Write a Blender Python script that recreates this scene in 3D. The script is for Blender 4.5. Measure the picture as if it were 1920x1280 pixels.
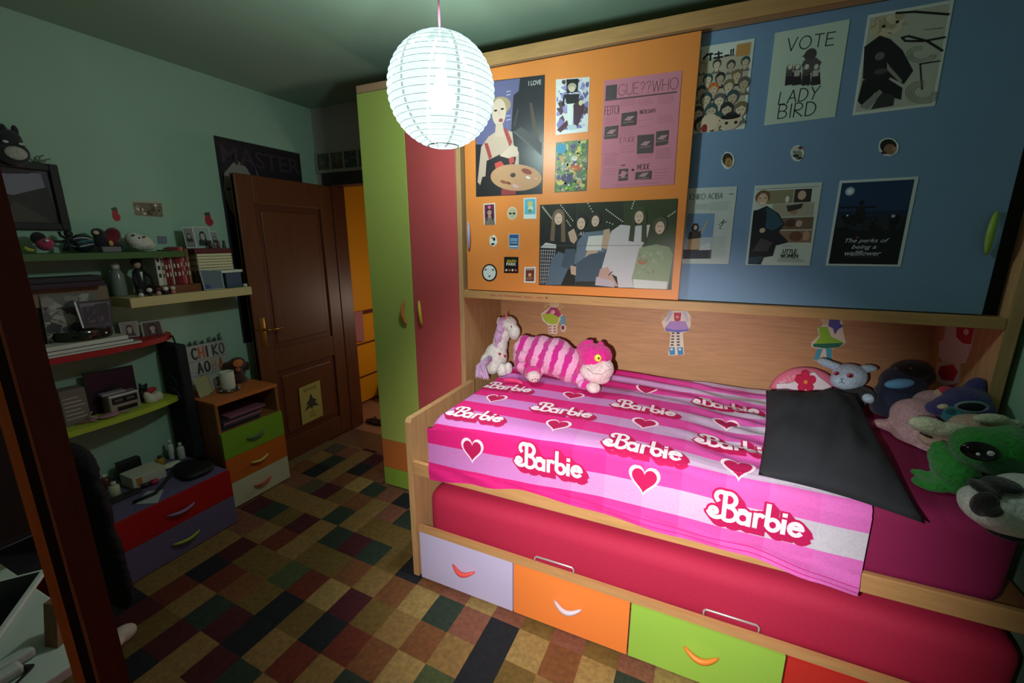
import bpy, bmesh, math, random
from mathutils import Vector, Matrix, noise
random.seed(7)
for o in list(bpy.data.objects): bpy.data.objects.remove(o)
SC = bpy.context.scene
COL = SC.collection
R = math.radians
# ------------------------------------------------------------------ camera
YAW, PITCH, FPX, CH = R(24.14), R(13.1), 806.0, 1.6
cam = bpy.data.cameras.new('camera'); camo = bpy.data.objects.new('camera', cam); COL.objects.link(camo)
cam.sensor_width = 36.0; cam.sensor_fit = 'HORIZONTAL'; cam.lens = 36.0*FPX/1920
cam.clip_start = 0.02
camo.location = (0, 0, CH); camo.rotation_euler = (R(90)-PITCH, 0, YAW)
SC.camera = camo
# ------------------------------------------------------------------ world, lights, exposure
w = bpy.data.worlds.new('world'); SC.world = w; w.use_nodes = True
w.node_tree.nodes['Background'].inputs[0].default_value = (0.02, 0.025, 0.03, 1)
w.node_tree.nodes['Background'].inputs[1].default_value = 0.3
SC.view_settings.view_transform = 'Standard'; SC.view_settings.look = 'None'
SC.view_settings.exposure = 0.0; SC.view_settings.gamma = 1.0; SC.view_settings.use_curve_mapping = False
LAMP = Vector((-0.926, 1.45, 2.12))            # centre of the paper lantern
fl = bpy.data.lights.new('phone_flash', 'SPOT'); flo = bpy.data.objects.new('phone_flash', fl); COL.objects.link(flo)
fl.energy = 200; fl.color = (1.0, 0.97, 0.93); fl.spot_size = R(75); fl.spot_blend = 1.0; fl.shadow_soft_size = 0.012
flo.location = (-0.09, 0.02, 1.53)
_d = Vector((-0.26, 1.42, 0.64)) - flo.location   # aimed a little left of the middle of the bed front
flo.rotation_euler = _d.to_track_quat('-Z', 'Y').to_euler()
bl = bpy.data.lights.new('lantern_bulb_light', 'POINT'); blo = bpy.data.objects.new('lantern_bulb_light', bl); COL.objects.link(blo)
bl.energy = 62; bl.color = (0.86, 1.0, 0.97); bl.shadow_soft_size = 0.05; blo.location = LAMP + Vector((0, 0, -0.02))
hl = bpy.data.lights.new('hall_fill_light', 'POINT'); hlo = bpy.data.objects.new('hall_fill_light', hl); COL.objects.link(hlo)
hl.energy = 9; hl.color = (1.0, 0.85, 0.65); hl.shadow_soft_size = 0.1; hlo.location = (-2.0, 3.35, 1.0)  # warm fill added low in the hall to brighten the dresser; unseen source

# ------------------------------------------------------------------ picture -> place
F_ = Vector((-math.sin(YAW)*math.cos(PITCH), math.cos(YAW)*math.cos(PITCH), -math.sin(PITCH)))
R_ = Vector((math.cos(YAW), math.sin(YAW), 0)); U_ = R_.cross(F_)
def U(u, v, ax, val):
    d = F_ + R_*((u-960)/FPX) - U_*((v-640)/FPX)
    i = 'XYZ'.index(ax); t = (val-(0, 0, CH)[i])/d[i]
    return Vector((0, 0, CH)) + d*t
def crop(ox, oy, s): return lambda x, y: (ox+x/s, oy+y/s)
# ------------------------------------------------------------------ materials
def lin(c): return tuple(((x/255)/12.92 if x/255 <= 0.04045 else ((x/255+0.055)/1.055)**2.4) for x in c)
MATS = {}
def M(rgb, rough=0.55, kind=None, metal=0.0, spec=0.4, emit=0.0):
    key = (tuple(rgb), rough, kind, metal, emit)
    if key in MATS: return MATS[key]
    m = bpy.data.materials.new((kind or 'plain')+'_%02x%02x%02x' % tuple(int(max(0, min(255, c))) for c in rgb))
    m.use_nodes = True; nt = m.node_tree; b = nt.nodes['Principled BSDF']
    c = lin(rgb)+(1,)
    b.inputs['Base Color'].default_value = c; b.inputs['Roughness'].default_value = rough
    b.inputs['Metallic'].default_value = metal; b.inputs['Specular IOR Level'].default_value = spec
    if emit:
        b.inputs['Emission Color'].default_value = c; b.inputs['Emission Strength'].default_value = emit
    def N(t): return nt.nodes.new(t)
    L = nt.links.new
    tc = N('ShaderNodeTexCoord')
    def varied(scale, lo, hi, dist=0.0, mapping=None, detail=3):
        n = N('ShaderNodeTexNoise'); n.inputs['Scale'].default_value = scale; n.inputs['Detail'].default_value = detail
        n.inputs['Distortion'].default_value = dist
        if mapping:
            mp = N('ShaderNodeMapping'); mp.inputs['Scale'].default_value = mapping
            L(tc.outputs['Object'], mp.inputs[0]); L(mp.outputs[0], n.inputs[0])
        else: L(tc.outputs['Object'], n.inputs[0])
        r = N('ShaderNodeValToRGB'); r.color_ramp.elements[0].position = 0.3; r.color_ramp.elements[1].position = 0.7
        r.color_ramp.elements[0].color = tuple(x*lo for x in c[:3])+(1,); r.color_ramp.elements[1].color = tuple(min(1, x*hi) for x in c[:3])+(1,)
        L(n.outputs[0], r.inputs[0]); L(r.outputs[0], b.inputs['Base Color']); return n
    def bump(scale, st, dist=0.002, mapping=None):
        n = N('ShaderNodeTexNoise'); n.inputs['Scale'].default_value = scale; n.inputs['Detail'].default_value = 4
        L(tc.outputs['Object'], n.inputs[0])
        bp = N('ShaderNodeBump'); bp.inputs['Strength'].default_value = st; bp.inputs['Distance'].default_value = dist
        L(n.outputs[0], bp.inputs['Height']); L(bp.outputs[0], b.inputs['Normal'])
    if kind == 'wood': varied(9, 0.86, 1.1, 0.6, (1.2, 9, 14)); 
    elif kind == 'woodx': varied(7, 0.88, 1.08, 0.5, (1.0, 14, 12))
    elif kind == 'woodz': varied(7, 0.85, 1.12, 0.5, (12, 12, 0.8))
    elif kind == 'cloth': varied(160, 0.93, 1.06); bump(260, 0.35, 0.001)
    elif kind == 'fur': varied(90, 0.8, 1.15); bump(140, 0.9, 0.006); b.inputs['Sheen Weight'].default_value = 0.25
    elif kind == 'pile': varied(55, 0.8, 1.2); bump(300, 1.0, 0.006)
    elif kind == 'wall': varied(3, 0.97, 1.03); bump(220, 0.12, 0.001)
    elif kind == 'paint': varied(5, 0.98, 1.02)
    MATS[key] = m; return m
# ------------------------------------------------------------------ mesh building
class MB:
    def __init__(s): s.v = []; s.f = []; s.m = []; s.mats = []
    def slot(s, m):
        if m not in s.mats: s.mats.append(m)
        return s.mats.index(m)
    def add(s, vs, fs, m):
        b = len(s.v); s.v += [Vector(v) for v in vs]; k = s.slot(m)
        for f in fs: s.f.append(tuple(b+i for i in f)); s.m.append(k)
        return s
    def bm(s, bm_, m):
        bm_.verts.index_update()
        s.add([v.co.copy() for v in bm_.verts], [[v.index for v in f.verts] for f in bm_.faces], m); bm_.free(); return s
    def box(s, lo, hi, m, r=0.0, seg=2, rot=None, piv=None):
        lo, hi = Vector(lo), Vector(hi)
        b = bmesh.new(); bmesh.ops.create_cube(b, size=1.0)
        for v in b.verts: v.co = Vector(((lo[i]+hi[i])/2+v.co[i]*(hi[i]-lo[i]) for i in range(3)))
        if r > 0: bmesh.ops.bevel(b, geom=list(b.edges), offset=min(r, 0.49*min(abs(hi[i]-lo[i]) for i in range(3))), segments=seg, affect='EDGES', profile=0.5)
        if rot is not None:
            p = Vector(piv) if piv is not None else (lo+hi)/2
            for v in b.verts: v.co = p + rot @ (v.co-p)
        return s.bm(b, m)
    def prism(s, pts, off, m):                     # polygon pts (3-D) extruded by vector off
        n = len(pts); off = Vector(off); pts = [Vector(p) for p in pts]
        return s.add(pts+[p+off for p in pts], [tuple(range(n)), tuple(range(2*n-1, n-1, -1))]+[(i, i+n, (i+1) % n+n, (i+1) % n) for i in range(n)], m)
    def tube(s, path, r, m, n=10, caps=True):
        path = [Vector(p) for p in path]; rr = r if isinstance(r, (list, tuple)) else [r]*len(path)
        vs = []; fs = []; up = Vector((0, 0, 1)); prev = None
        for i, p in enumerate(path):
            a = path[max(0, i-1)]; c = path[min(len(path)-1, i+1)]; d = (c-a).normalized()
            if prev is None:
                x = d.cross(up if abs(d.z) < 0.95 else Vector((1, 0, 0))).normalized()
            else:
                x = (prev-d*prev.dot(d)).normalized()
            prev = x; y = d.cross(x)
            for k in range(n):
                t = 2*math.pi*k/n; vs.append(p+(x*math.cos(t)+y*math.sin(t))*rr[i])
        for i in range(len(path)-1):
            for k in range(n):
                fs.append((i*n+k, i*n+(k+1) % n, (i+1)*n+(k+1) % n, (i+1)*n+k))
        if caps: fs += [tuple(range(n-1, -1, -1)), tuple(range((len(path)-1)*n, len(path)*n))]
        return s.add(vs, fs, m)
    def lathe(s, prof, o, m, n=24, axis='Z'):
        o = Vector(o); vs = []; fs = []
        for r, z in prof:
            for k in range(n):
                t = 2*math.pi*k/n; p = Vector((r*math.cos(t), r*math.sin(t), z))
                if axis == 'Y': p = Vector((p.x, -p.z, p.y))
                if axis == 'X': p = Vector((p.z, p.x, p.y))
                vs.append(o+p)
        for i in range(len(prof)-1):
            for k in range(n): fs.append((i*n+k, i*n+(k+1) % n, (i+1)*n+(k+1) % n, (i+1)*n+k))
        if prof[0][0] > 1e-5: fs.append(tuple(range(n-1, -1, -1)))
        if prof[-1][0] > 1e-5: fs.append(tuple(range((len(prof)-1)*n, len(prof)*n)))
        return s.add(vs, fs, m)
    def ell(s, c, r, m, rot=None, sub=3):
        b = bmesh.new(); bmesh.ops.create_icosphere(b, subdivisions=sub, radius=1.0)
        for v in b.verts:
            p = Vector((v.co.x*r[0], v.co.y*r[1], v.co.z*r[2]))
            v.co = Vector(c)+(rot @ p if rot is not None else p)
        return s.bm(b, m)
    def build(s, name, parent=None, smooth=False, auto=None):
        off = Vector((0, 0, 0)); p = parent
        while p is not None: off += p.location; p = p.parent
        me = bpy.data.meshes.new(name); me.from_pydata([tuple(v-off) for v in s.v], [], s.f)
        for m in s.mats: me.materials.append(m)
        me.polygons.foreach_set('material_index', s.m)
        if smooth: me.polygons.foreach_set('use_smooth', [True]*len(me.polygons))
        me.validate(); me.update()
        b = bmesh.new(); b.from_mesh(me); bmesh.ops.recalc_face_normals(b, faces=b.faces); b.to_mesh(me); b.free()
        if auto is not None:
            me.polygons.foreach_set('use_smooth', [True]*len(me.polygons))
            me.set_sharp_from_angle(angle=R(auto))
        o = bpy.data.objects.new(name, me); COL.objects.link(o)
        if parent is not None: o.parent = parent
        return o
def tag(o, label=None, cat=None, group=None, kind=None):
    if label: o['label'] = label
    if cat: o['category'] = cat
    if group: o['group'] = group
    if kind: o['kind'] = kind
    return o
def thing(name, label, cat, loc, group=None):
    o = bpy.data.objects.new(name, None); COL.objects.link(o); o.location = loc; o.empty_display_size = 0.05
    return tag(o, label, cat, group)
def struct(name, mb, **k): return tag(mb.build(name, **k), kind='structure')
def reorigin(o):                                   # put a one-mesh thing's origin at its base
    me = o.data; xs = [v.co for v in me.vertices]
    c = Vector(((min(v.x for v in xs)+max(v.x for v in xs))/2, (min(v.y for v in xs)+max(v.y for v in xs))/2, min(v.z for v in xs)))
    for v in me.vertices: v.co -= c
    o.location = c; return o
def single(name, mb, label, cat, group=None, **k): return tag(reorigin(mb.build(name, **k)), label, cat, group)

# stroke lettering: capitals and Barbie script as polylines in a 1-high box
def arc(cx, cy, rx, ry, a0, a1, n=12): return [(cx+rx*math.cos(R(a0+(a1-a0)*i/n)), cy+ry*math.sin(R(a0+(a1-a0)*i/n))) for i in range(n+1)]
SF = {'A': (.7, [[(0, 0), (.35, 1), (.7, 0)], [(.13, .36), (.57, .36)]]), 'B': (.62, [[(0, 0), (0, 1)], [(0, 1)]+arc(.28, .76, .27, .24, 90, -90)+[(0, .52)], [(0, .52)]+arc(.3, .26, .3, .26, 90, -90)+[(0, 0)]]),
 'C': (.7, [arc(.4, .5, .4, .5, 45, 315)]), 'D': (.7, [[(0, 0), (0, 1)]+arc(.2, .5, .48, .5, 90, -90)+[(0, 0)]]), 'E': (.55, [[(.55, 1), (0, 1), (0, 0), (.55, 0)], [(0, .52), (.45, .52)]]),
 'F': (.5, [[(.5, 1), (0, 1), (0, 0)], [(0, .52), (.4, .52)]]), 'G': (.8, [arc(.42, .5, .42, .5, 45, 330)+[(.8, .42), (.5, .42)]]), 'H': (.65, [[(0, 0), (0, 1)], [(.65, 0), (.65, 1)], [(0, .5), (.65, .5)]]),
 'I': (.08, [[(.04, 0), (.04, 1)]]), 'K': (.6, [[(0, 0), (0, 1)], [(.6, 1), (0, .45), (.6, 0)]]), 'L': (.5, [[(0, 1), (0, 0), (.5, 0)]]), 'M': (.8, [[(0, 0), (.08, 1), (.4, .2), (.72, 1), (.8, 0)]]),
 'N': (.65, [[(0, 0), (0, 1), (.65, 0), (.65, 1)]]), 'O': (.85, [arc(.42, .5, .42, .5, 0, 360, 20)]), 'P': (.55, [[(0, 0), (0, 1)]+arc(.25, .74, .28, .26, 90, -90)+[(0, .48)]]), 'Q': (.85, [arc(.42, .5, .42, .5, 0, 360, 20), [(.55, .25), (.85, -.05)]]),
 'R': (.6, [[(0, 0), (0, 1)]+arc(.27, .75, .28, .25, 90, -90)+[(0, .5), (.6, 0)]]), 'S': (.55, [arc(.28, .76, .25, .24, 30, 250)+arc(.27, .25, .27, .25, 80, -150)]), 'T': (.65, [[(0, 1), (.65, 1)], [(.325, 1), (.325, 0)]]),
 'U': (.65, [[(0, 1), (0, .35)]+arc(.32, .32, .32, .32, 180, 360)+[(.65, 1)]]), 'V': (.7, [[(0, 1), (.35, 0), (.7, 1)]]), 'W': (.95, [[(0, 1), (.24, 0), (.47, .9), (.7, 0), (.95, 1)]]), 'Y': (.65, [[(0, 1), (.32, .5), (.65, 1)], [(.32, .5), (.2, 0)]]),
 '?': (.5, [arc(.25, .74, .22, .24, 170, -80)+[(.25, .25)], [(.25, .06), (.25, 0)]]), ' ': (.35, []), '0': (.6, [arc(.3, .5, .3, .5, 0, 360, 18)])}
def strokes(txt, gap=.16):
    x = 0; out = []
    for ch in txt:
        w_, ss = SF[ch]
        for s_ in ss: out.append([(x+a, b) for a, b in s_])
        x += w_+gap
    return out, x-gap
BARBIE = [  # 5.3 wide, 2 high
 arc(.33, .62, .2, .2, -30, 200, 8)[::-1]+[(.1, .45)]+arc(.45, .62, .42, .42, 200, 290, 6)+[(.85, .35)],
 arc(.75, 1.62, .34, .34, 230, 60, 9)[::1]+[(1.0, 1.9)], [(.95, 1.75), (.95, .3)], [(.8, 1.93)]+arc(1.15, 1.55, .42, .42, 80, -80, 9)+[(1.0, 1.12)],
 [(1.0, 1.12)]+arc(1.2, .62, .48, .46, 90, -110, 10)+[(.9, .3)],
 arc(2.05, .55, .34, .36, 40, 320, 10), [(2.38, .95), (2.38, .15)], [(1.85, 1.0), (2.1, 1.06), (2.38, .85)],
 [(2.75, 1.0), (2.75, .15)]+[(2.75, .75)]+arc(3.0, .78, .22, .22, 170, 50, 5),
 [(3.4, 1.75), (3.4, .4)]+arc(3.72, .52, .32, .36, 200, 520, 14)[:14], [(4.3, .95), (4.3, .15)], [(4.3, 1.28), (4.3, 1.36)],
 [(4.62, .6), (5.22, .62)]+arc(4.95, .55, .33, .38, 10, 320, 14)]
def ribbon(mb, P, path, wd, m):                    # P: (a,b)->3-D, path in (a,b); wd in the same units
    n = len(path)
    if n < 2: return
    for i in range(1, n-1):                        # break the stroke at sharp corners
        ax, ay, bx_, by_ = path[i][0]-path[i-1][0], path[i][1]-path[i-1][1], path[i+1][0]-path[i][0], path[i+1][1]-path[i][1]
        if ax*bx_+ay*by_ < .35*math.hypot(ax, ay)*math.hypot(bx_, by_):
            ribbon(mb, P, path[:i+1], wd, m); ribbon(mb, P, path[i:], wd, m); return
    L_ = []; Rr = []
    for i in range(n):
        a = path[max(0, i-1)]; c = path[min(n-1, i+1)]; dx, dy = c[0]-a[0], c[1]-a[1]; l = math.hypot(dx, dy) or 1
        nx, ny = -dy/l*wd/2, dx/l*wd/2
        ex = 0
        if i == 0: ex = -1
        if i == n-1: ex = 1
        x, y = path[i][0]+dx/l*ex*wd*.35, path[i][1]+dy/l*ex*wd*.35
        L_.append(P(x+nx, y+ny)); Rr.append(P(x-nx, y-ny))
    mb.add(L_+Rr, [(i, i+1, n+i+1, n+i) for i in range(n-1)], m)

class Panel:
    """flat printed thing: corners TL,TR,BR,BL given as 3-D points, nrm = unit vector towards the room"""
    def __init__(s, corners, nrm, paper, th=0.0012, lift=0.0):
        s.c = [Vector(p)+Vector(nrm)*(lift+th+.0003) for p in corners]; s.n = Vector(nrm); s.k = 0; s.mb = MB()
        s.mb.prism([p-s.n*th for p in s.c], s.n*th, paper)
        s.w = (s.c[1]-s.c[0]).length; s.h = (s.c[3]-s.c[0]).length
    def P(s, a, b):
        c = s.c; return (c[0]*(1-a)*(1-b)+c[1]*a*(1-b)+c[2]*a*b+c[3]*(1-a)*b)+s.n*(0.000016*s.k+0.0001)
    def up(s): s.k += 1
    def poly(s, pts, m):
        s.up(); mb = s.mb; cl_ = lambda q: min(.995, max(.005, q)); mb.add([s.P(cl_(a), cl_(b)) for a, b in pts], [tuple(range(len(pts)))], m)
    def rect(s, a0, b0, a1, b1, m): s.poly([(a0, b0), (a1, b0), (a1, b1), (a0, b1)], m)
    def disc(s, a, b, ra, m, rb=None, rot=0, n=20):
        if rb is None: rb = ra*s.w/s.h
        ca, sa = math.cos(R(rot)), math.sin(R(rot)); k = s.w/s.h
        s.poly([(a+(ra*math.cos(t)*ca-rb/k*math.sin(t)*sa), b+(ra*math.cos(t)*sa+rb/k*math.sin(t)*ca)*k) for t in [2*math.pi*i/n for i in range(n)]], m)
    def line(s, pts, wd, m):                       # wd in metres
        s.up(); pts = [(min(.99, max(.01, a)), min(.99, max(.01, b))) for a, b in pts]
        ribbon(s.mb, lambda x, y: s.P(x/s.w, y/s.h), [(a*s.w, b*s.h) for a, b in pts], wd, m)
    def text(s, txt, a0, b0, a1, b1, m, wd=0.002, slope=0.0):    # box a0..a1, b0 (top)..b1 (bottom)
        st, W = strokes(txt)
        for q in st:
            s.line([(a0+(x/W)*(a1-a0), b1-y*(b1-b0)+slope*(x/W)) for x, y in q], wd, m)
    def font(s, txt, a0, b0, a1, b1, m, shear=0.0, bold=0.0):
        cu = bpy.data.curves.new('t', 'FONT'); cu.body = txt; cu.shear = shear; cu.offset = bold; cu.resolution_u = 3
        o = bpy.data.objects.new('t', cu); COL.objects.link(o)
        me = o.to_mesh(); vs = [v.co.copy() for v in me.vertices]; fs = [tuple(p.vertices) for p in me.polygons]
        o.to_mesh_clear(); bpy.data.objects.remove(o); bpy.data.curves.remove(cu)
        x0, x1 = min(v.x for v in vs), max(v.x for v in vs); y0, y1 = min(v.y for v in vs), max(v.y for v in vs)
        s.up()
        s.mb.add([s.P(a0+(v.x-x0)/(x1-x0)*(a1-a0), b1-(v.y-y0)/(y1-y0)*(b1-b0)) for v in vs], fs, m)
    def greek(s, a0, b0, a1, b1, n, m, wd=0.001, ragged=.25):    # tiny unreadable print
        for i in range(n):
            b = b0+(b1-b0)*(i+.5)/n; s.line([(a0, b), (a1-(a1-a0)*ragged*random.random(), b)], wd, m)
        s.k -= max(0, n-1)
    def confetti(s, a0, b0, a1, b1, n, pal, r0, r1):
        k0 = s.k
        for i in range(n):
            a = a0+(a1-a0)*random.random(); b = b0+(b1-b0)*random.random(); r = r0+(r1-r0)*random.random()
            kk = random.randint(4, 7); ph = random.random()*6
            s.k = k0+i % 30
            s.poly([(min(a1, max(a0, a+r*random.uniform(.6, 1.2)*math.cos(ph+6.283*j/kk))), min(b1, max(b0, b+r*s.w/s.h*random.uniform(.6, 1.2)*math.sin(ph+6.283*j/kk)))) for j in range(kk)], random.choice(pal))
        s.k = k0+31
    def person(s, a, b, r, hair, skin, cloth, long=True, body=3.0, wide=1.6, tilt=0):
        k = s.w/s.h
        s.poly([(a-wide*r, b+body*r*k), (a-wide*.9*r, b+1.7*r*k), (a-.4*r, b+1.1*r*k), (a+.4*r, b+1.1*r*k), (a+wide*.9*r, b+1.7*r*k), (a+wide*r, b+body*r*k)], cloth)
        s.poly([(a-.28*r, b+.6*r*k), (a+.28*r, b+.6*r*k), (a+.35*r, b+1.5*r*k), (a-.35*r, b+1.5*r*k)], skin)
        if long: s.poly([(a-.95*r, b-.2*r*k), (a-.5*r, b-1.15*r*k), (a+.5*r, b-1.15*r*k), (a+.95*r, b-.2*r*k), (a+1.1*r, b+2.2*r*k), (a+.7*r, b+2.3*r*k), (a+.6*r, b+.2*r*k), (a-.6*r, b+.2*r*k), (a-.75*r, b+2.3*r*k), (a-1.1*r, b+2.2*r*k)], hair)
        else: s.disc(a, b-.15*r*k, .95*r, hair, 1.05*r*k)
        s.disc(a, b, .66*r, skin, .9*r*k)
        s.poly([(a-.7*r, b-.2*r*k), (a-.45*r, b-.95*r*k), (a+.45*r, b-.95*r*k), (a+.7*r, b-.2*r*k), (a+.1*r, b-.62*r*k)], hair)
        e = M((60, 45, 45)); mo = M((160, 75, 80))
        s.disc(a-.26*r, b-.05*r*k, .1*r, e, .07*r*k, n=8); s.disc(a+.26*r, b-.05*r*k, .1*r, e, .07*r*k, n=8); s.disc(a, b+.5*r*k, .17*r, mo, .08*r*k, n=8)
    def done(s, name, label, cat, group=None): return single(name, s.mb, label, cat, group)
def PP(cr, pts, ax, val, nrm, paper, **k): return Panel([U(*(cr(*p) if cr else p), ax, val) for p in pts], nrm, paper, **k)

# plush bodies: ellipsoids melted into one surface
def dist_e(p, e):
    c, r, rot = e[0], e[1], e[2]
    q = Vector(p)-c
    if rot is not None: q = rot.transposed() @ q
    return math.sqrt((q.x/r[0])**2+(q.y/r[1])**2+(q.z/r[2])**2)*min(r)-min(r)
def plush(name, prims, mats, parent=None, vox=0.006, smooth=6, rough=0.0, bed=True):
    mb = MB()
    for e in prims: mb.ell(e[0], e[1], mats[0], e[2], 3)
    me = bpy.data.meshes.new('tmp'); me.from_pydata([tuple(v) for v in mb.v], [], mb.f)
    o = bpy.data.objects.new('tmp', me); COL.objects.link(o)
    r = o.modifiers.new('r', 'REMESH'); r.mode = 'VOXEL'; r.voxel_size = vox
    s = o.modifiers.new('s', 'SMOOTH'); s.iterations = smooth; s.factor = 0.6
    dg = bpy.context.evaluated_depsgraph_get(); ev = o.evaluated_get(dg); m2 = ev.to_mesh()
    out = MB(); vs = [v.co.copy() for v in m2.vertices]; ns = [v.normal.copy() for v in m2.vertices]
    if rough: vs = [v+n_*(noise.noise(v*70)*rough) for v, n_ in zip(vs, ns)]
    if bed:
        for v in vs:
            v.z = max(v.z, BS(v.x, v.y-FY+.001).z+.0045 if BXA < v.x < BXB+.01 else .859); v.y = min(v.y, BYB-.004); v.x = max(BX0+.035, min(v.x, BX1-.009))
    fs = [tuple(p.vertices) for p in m2.polygons]
    ev.to_mesh_clear(); bpy.data.objects.remove(o); bpy.data.meshes.remove(me)
    for m in mats: out.slot(m)
    out.v = vs; out.f = fs; out.m = []
    for f in fs:
        c = sum((vs[i] for i in f), Vector())/len(f)
        out.m.append(min(prims, key=lambda e: dist_e(c, e))[3])
    return out.build(name, parent, smooth=True)
def E(u, v, Y, ru, rv, ry, m=0, rz=0.0, ax='Y'):   # ellipsoid at picture spot (u,v) on plane Y; radii in picture px (ru,rv) and metres (ry); rz tilt in picture plane (deg)
    c = U(u, v, ax, Y); d = (c-Vector((0, 0, CH))).dot(F_); k = d/FPX
    if ax == 'X': return (c, (ry, abs(U(u+ru, v, 'X', Y).y-c.y), abs(U(u, v+rv, 'X', Y).z-c.z)), Matrix.Rotation(R(-rz), 3, 'X'), m)
    return (c, (ru*k, ry, rv*k), Matrix.Rotation(R(rz), 3, 'Y'), m)
def chain(a, b, n=5, m=None):                      # interpolate two E()s
    out = []
    for i in range(n):
        t = i/(n-1)
        out.append((a[0].lerp(b[0], t), tuple(a[1][k]*(1-t)+b[1][k]*t for k in range(3)), a[2], a[3] if m is None else m))
    return out

# ================================================================== STRUCTURE
CZ = 2.575; XL, XR, YB, YF = -2.85, 1.02, 2.63, -0.75
MINT = M((160, 190, 168), 0.85, 'wall'); CEILM = M((146, 172, 152), 0.9, 'wall'); PINKW = M((176, 158, 158), 0.85, 'wall')
DKWOOD = M((104, 56, 30), 0.45, 'woodz'); DKWOOD2 = M((96, 46, 26), 0.45, 'woodz'); MAHOG = M((98, 30, 20), 0.4, 'woodz')
WOOD = M((200, 150, 98), 0.42, 'woodx'); WOODZ = M((204, 158, 110), 0.42, 'woodz'); WOODD = M((168, 108, 70), 0.5, 'woodx')
struct('floor', MB().box((XL-0.1, YF-0.1, -0.08), (XR+0.1, YB, 0), M((120, 84, 62), 0.5, 'wood')))
struct('ceiling', MB().box((XL-0.1, YF-0.1, CZ), (XR+0.1, YB+0.1, CZ+0.08), CEILM))
struct('wall_left', MB().box((XL-0.1, YF-0.1, 0), (XL, YB+0.1, CZ), MINT))
struct('wall_right', MB().box((XR, YF-0.1, 0), (XR+0.1, YB+0.1, CZ), M((150, 190, 160), 0.85, 'wall')))
struct('wall_front', MB().box((XL, YF-0.1, 0), (XR, YF, CZ), MINT))
DX0, DX1, DZ = -2.70, -1.90, 2.02
struct('wall_back', MB().box((XL, YB, 0), (DX0-0.09, YB+0.1, CZ), PINKW).box((DX0-0.09, YB, DZ+0.09), (DX1+0.09, YB+0.1, CZ), PINKW).box((DX1+0.09, YB, 0), (XR, YB+0.1, CZ), PINKW))
# door frame and leaf
fr = struct('trim_1', MB().box((DX0-0.09, YB-0.015, 0), (DX0, YB+0.12, DZ+0.0), DKWOOD, .004).box((DX1, YB-0.015, 0), (DX1+0.09, YB+0.12, DZ), DKWOOD, .004)
            .box((DX0-0.09, YB-0.012, DZ), (DX1+0.09, YB+0.12, DZ+0.09), M((58, 48, 50), .5), .004)); fr['label'] = 'dark wooden door frame'
lx0, lx1 = DX0-0.045, DX0-0.002
dl = MB()
LY0, LY1, PZ = YB-0.775, YB-0.018, 0.012
dl.box((lx0+0.012, LY0, PZ), (lx1-0.012, LY1, 2.0), DKWOOD2)
st = 0.115
for a, b in ((LY0, LY0+st), (LY1-st, LY1)): dl.box((lx0, a, PZ), (lx1, b, 2.012), DKWOOD, .004)
for a, b in ((PZ, 0.17), (0.70, 0.86), (1.84, 2.012)): dl.box((lx0+.001, LY0+st, a), (lx1-.001, LY1-st, b), DKWOOD, .003)
for z0, z1 in ((0.17, 0.70), (0.86, 1.84)): dl.box((lx1-0.022, LY0+st+.04, z0+.04), (lx1-0.006, LY1-st-.04, z1-.04), DKWOOD, .008)
door = struct('door_1', dl)
door['label'] = 'dark brown panelled door standing open against the left wall'
BRASS = M((170, 130, 62), .35, metal=.85)
hd = MB().box((lx1, LY0+0.035, .9), (lx1+.004, LY0+.075, 1.10), BRASS, .002)
hd.tube([(lx1, LY0+.055, 1.02), (lx1+.05, LY0+.055, 1.02), (lx1+.055, LY0+.075, 1.02), (lx1+.055, LY0+.165, 1.018)], .008, BRASS)
hd.build('door_handle', door, smooth=True)
# hall beyond the doorway
struct('floor_hall', MB().box((-3.6, YB, -0.08), (-0.9, 5.2, -0.004), M((168, 120, 92), .4, 'paint')))
struct('wall_hall', MB().box((-3.7, YB+.1, 0), (-3.6, 5.2, 2.6), M((170, 150, 130), .9)).box((-3.7, 5.2, 0), (-0.9, 5.3, 2.6), M((170, 150, 130), .9)).box((-.9, YB+.1, 0), (-.8, 5.3, 2.6), M((170, 150, 130), .9)))
struct('ceiling_hall', MB().box((-3.7, YB+.1, 2.6), (-.8, 5.3, 2.68), CEILM))

# ------------------------------------------------------------------ rug
RC = {k_: tuple(int(c*f) for c, f in zip(v_, (.84, .80, .72))) for k_, v_ in {'T': (168, 136, 84), 'B': (188, 160, 104), 'O': (136, 112, 56), 'K': (146, 94, 56), 'P': (156, 100, 84), 'W': (92, 30, 44), 'N': (32, 36, 48), 'G': (52, 70, 62), 'L': (88, 104, 66), 'R': (128, 56, 38), 'S': (104, 94, 76)}.items()}
ROWS = {10: 'TTWPTOKTNTWTPOTKBTTOK', 9: 'SPTWPKTGNPTKTBOWTKPTB', 8: 'TGTNKPGTWOTPBKTNGTOPT', 7: 'KNTKBGPNTKOTWPTBKGTOP', 6: 'PPSWOKTPGTKBNTOWPTTKB', 5: 'TTTTTGTOOOKTPWBTGKOTP',
        4: 'KWGOWTGWGONKPBPOPOPBT', 3: 'TPPTRTOOKTKBGPNBKBGTW', 2: 'TTTWOOLRBWOTKTNOTKPTG', 1: 'TTTNRKONONRKBLNRTPGTK', 0: 'GTTRTGWNTRTGRTBKNTWOP',
        -1: 'OTNWOWTWGTKRTNTOPBKTG', -2: 'TKTTONTTKGTBWTOKTPRTN', -3: 'KGTWTOPTNTKTGBTOWKTPT', -4: 'TTOKTGTWTPTNTKBTTGOKT'}
rug = MB()
NSUB = 6
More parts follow.
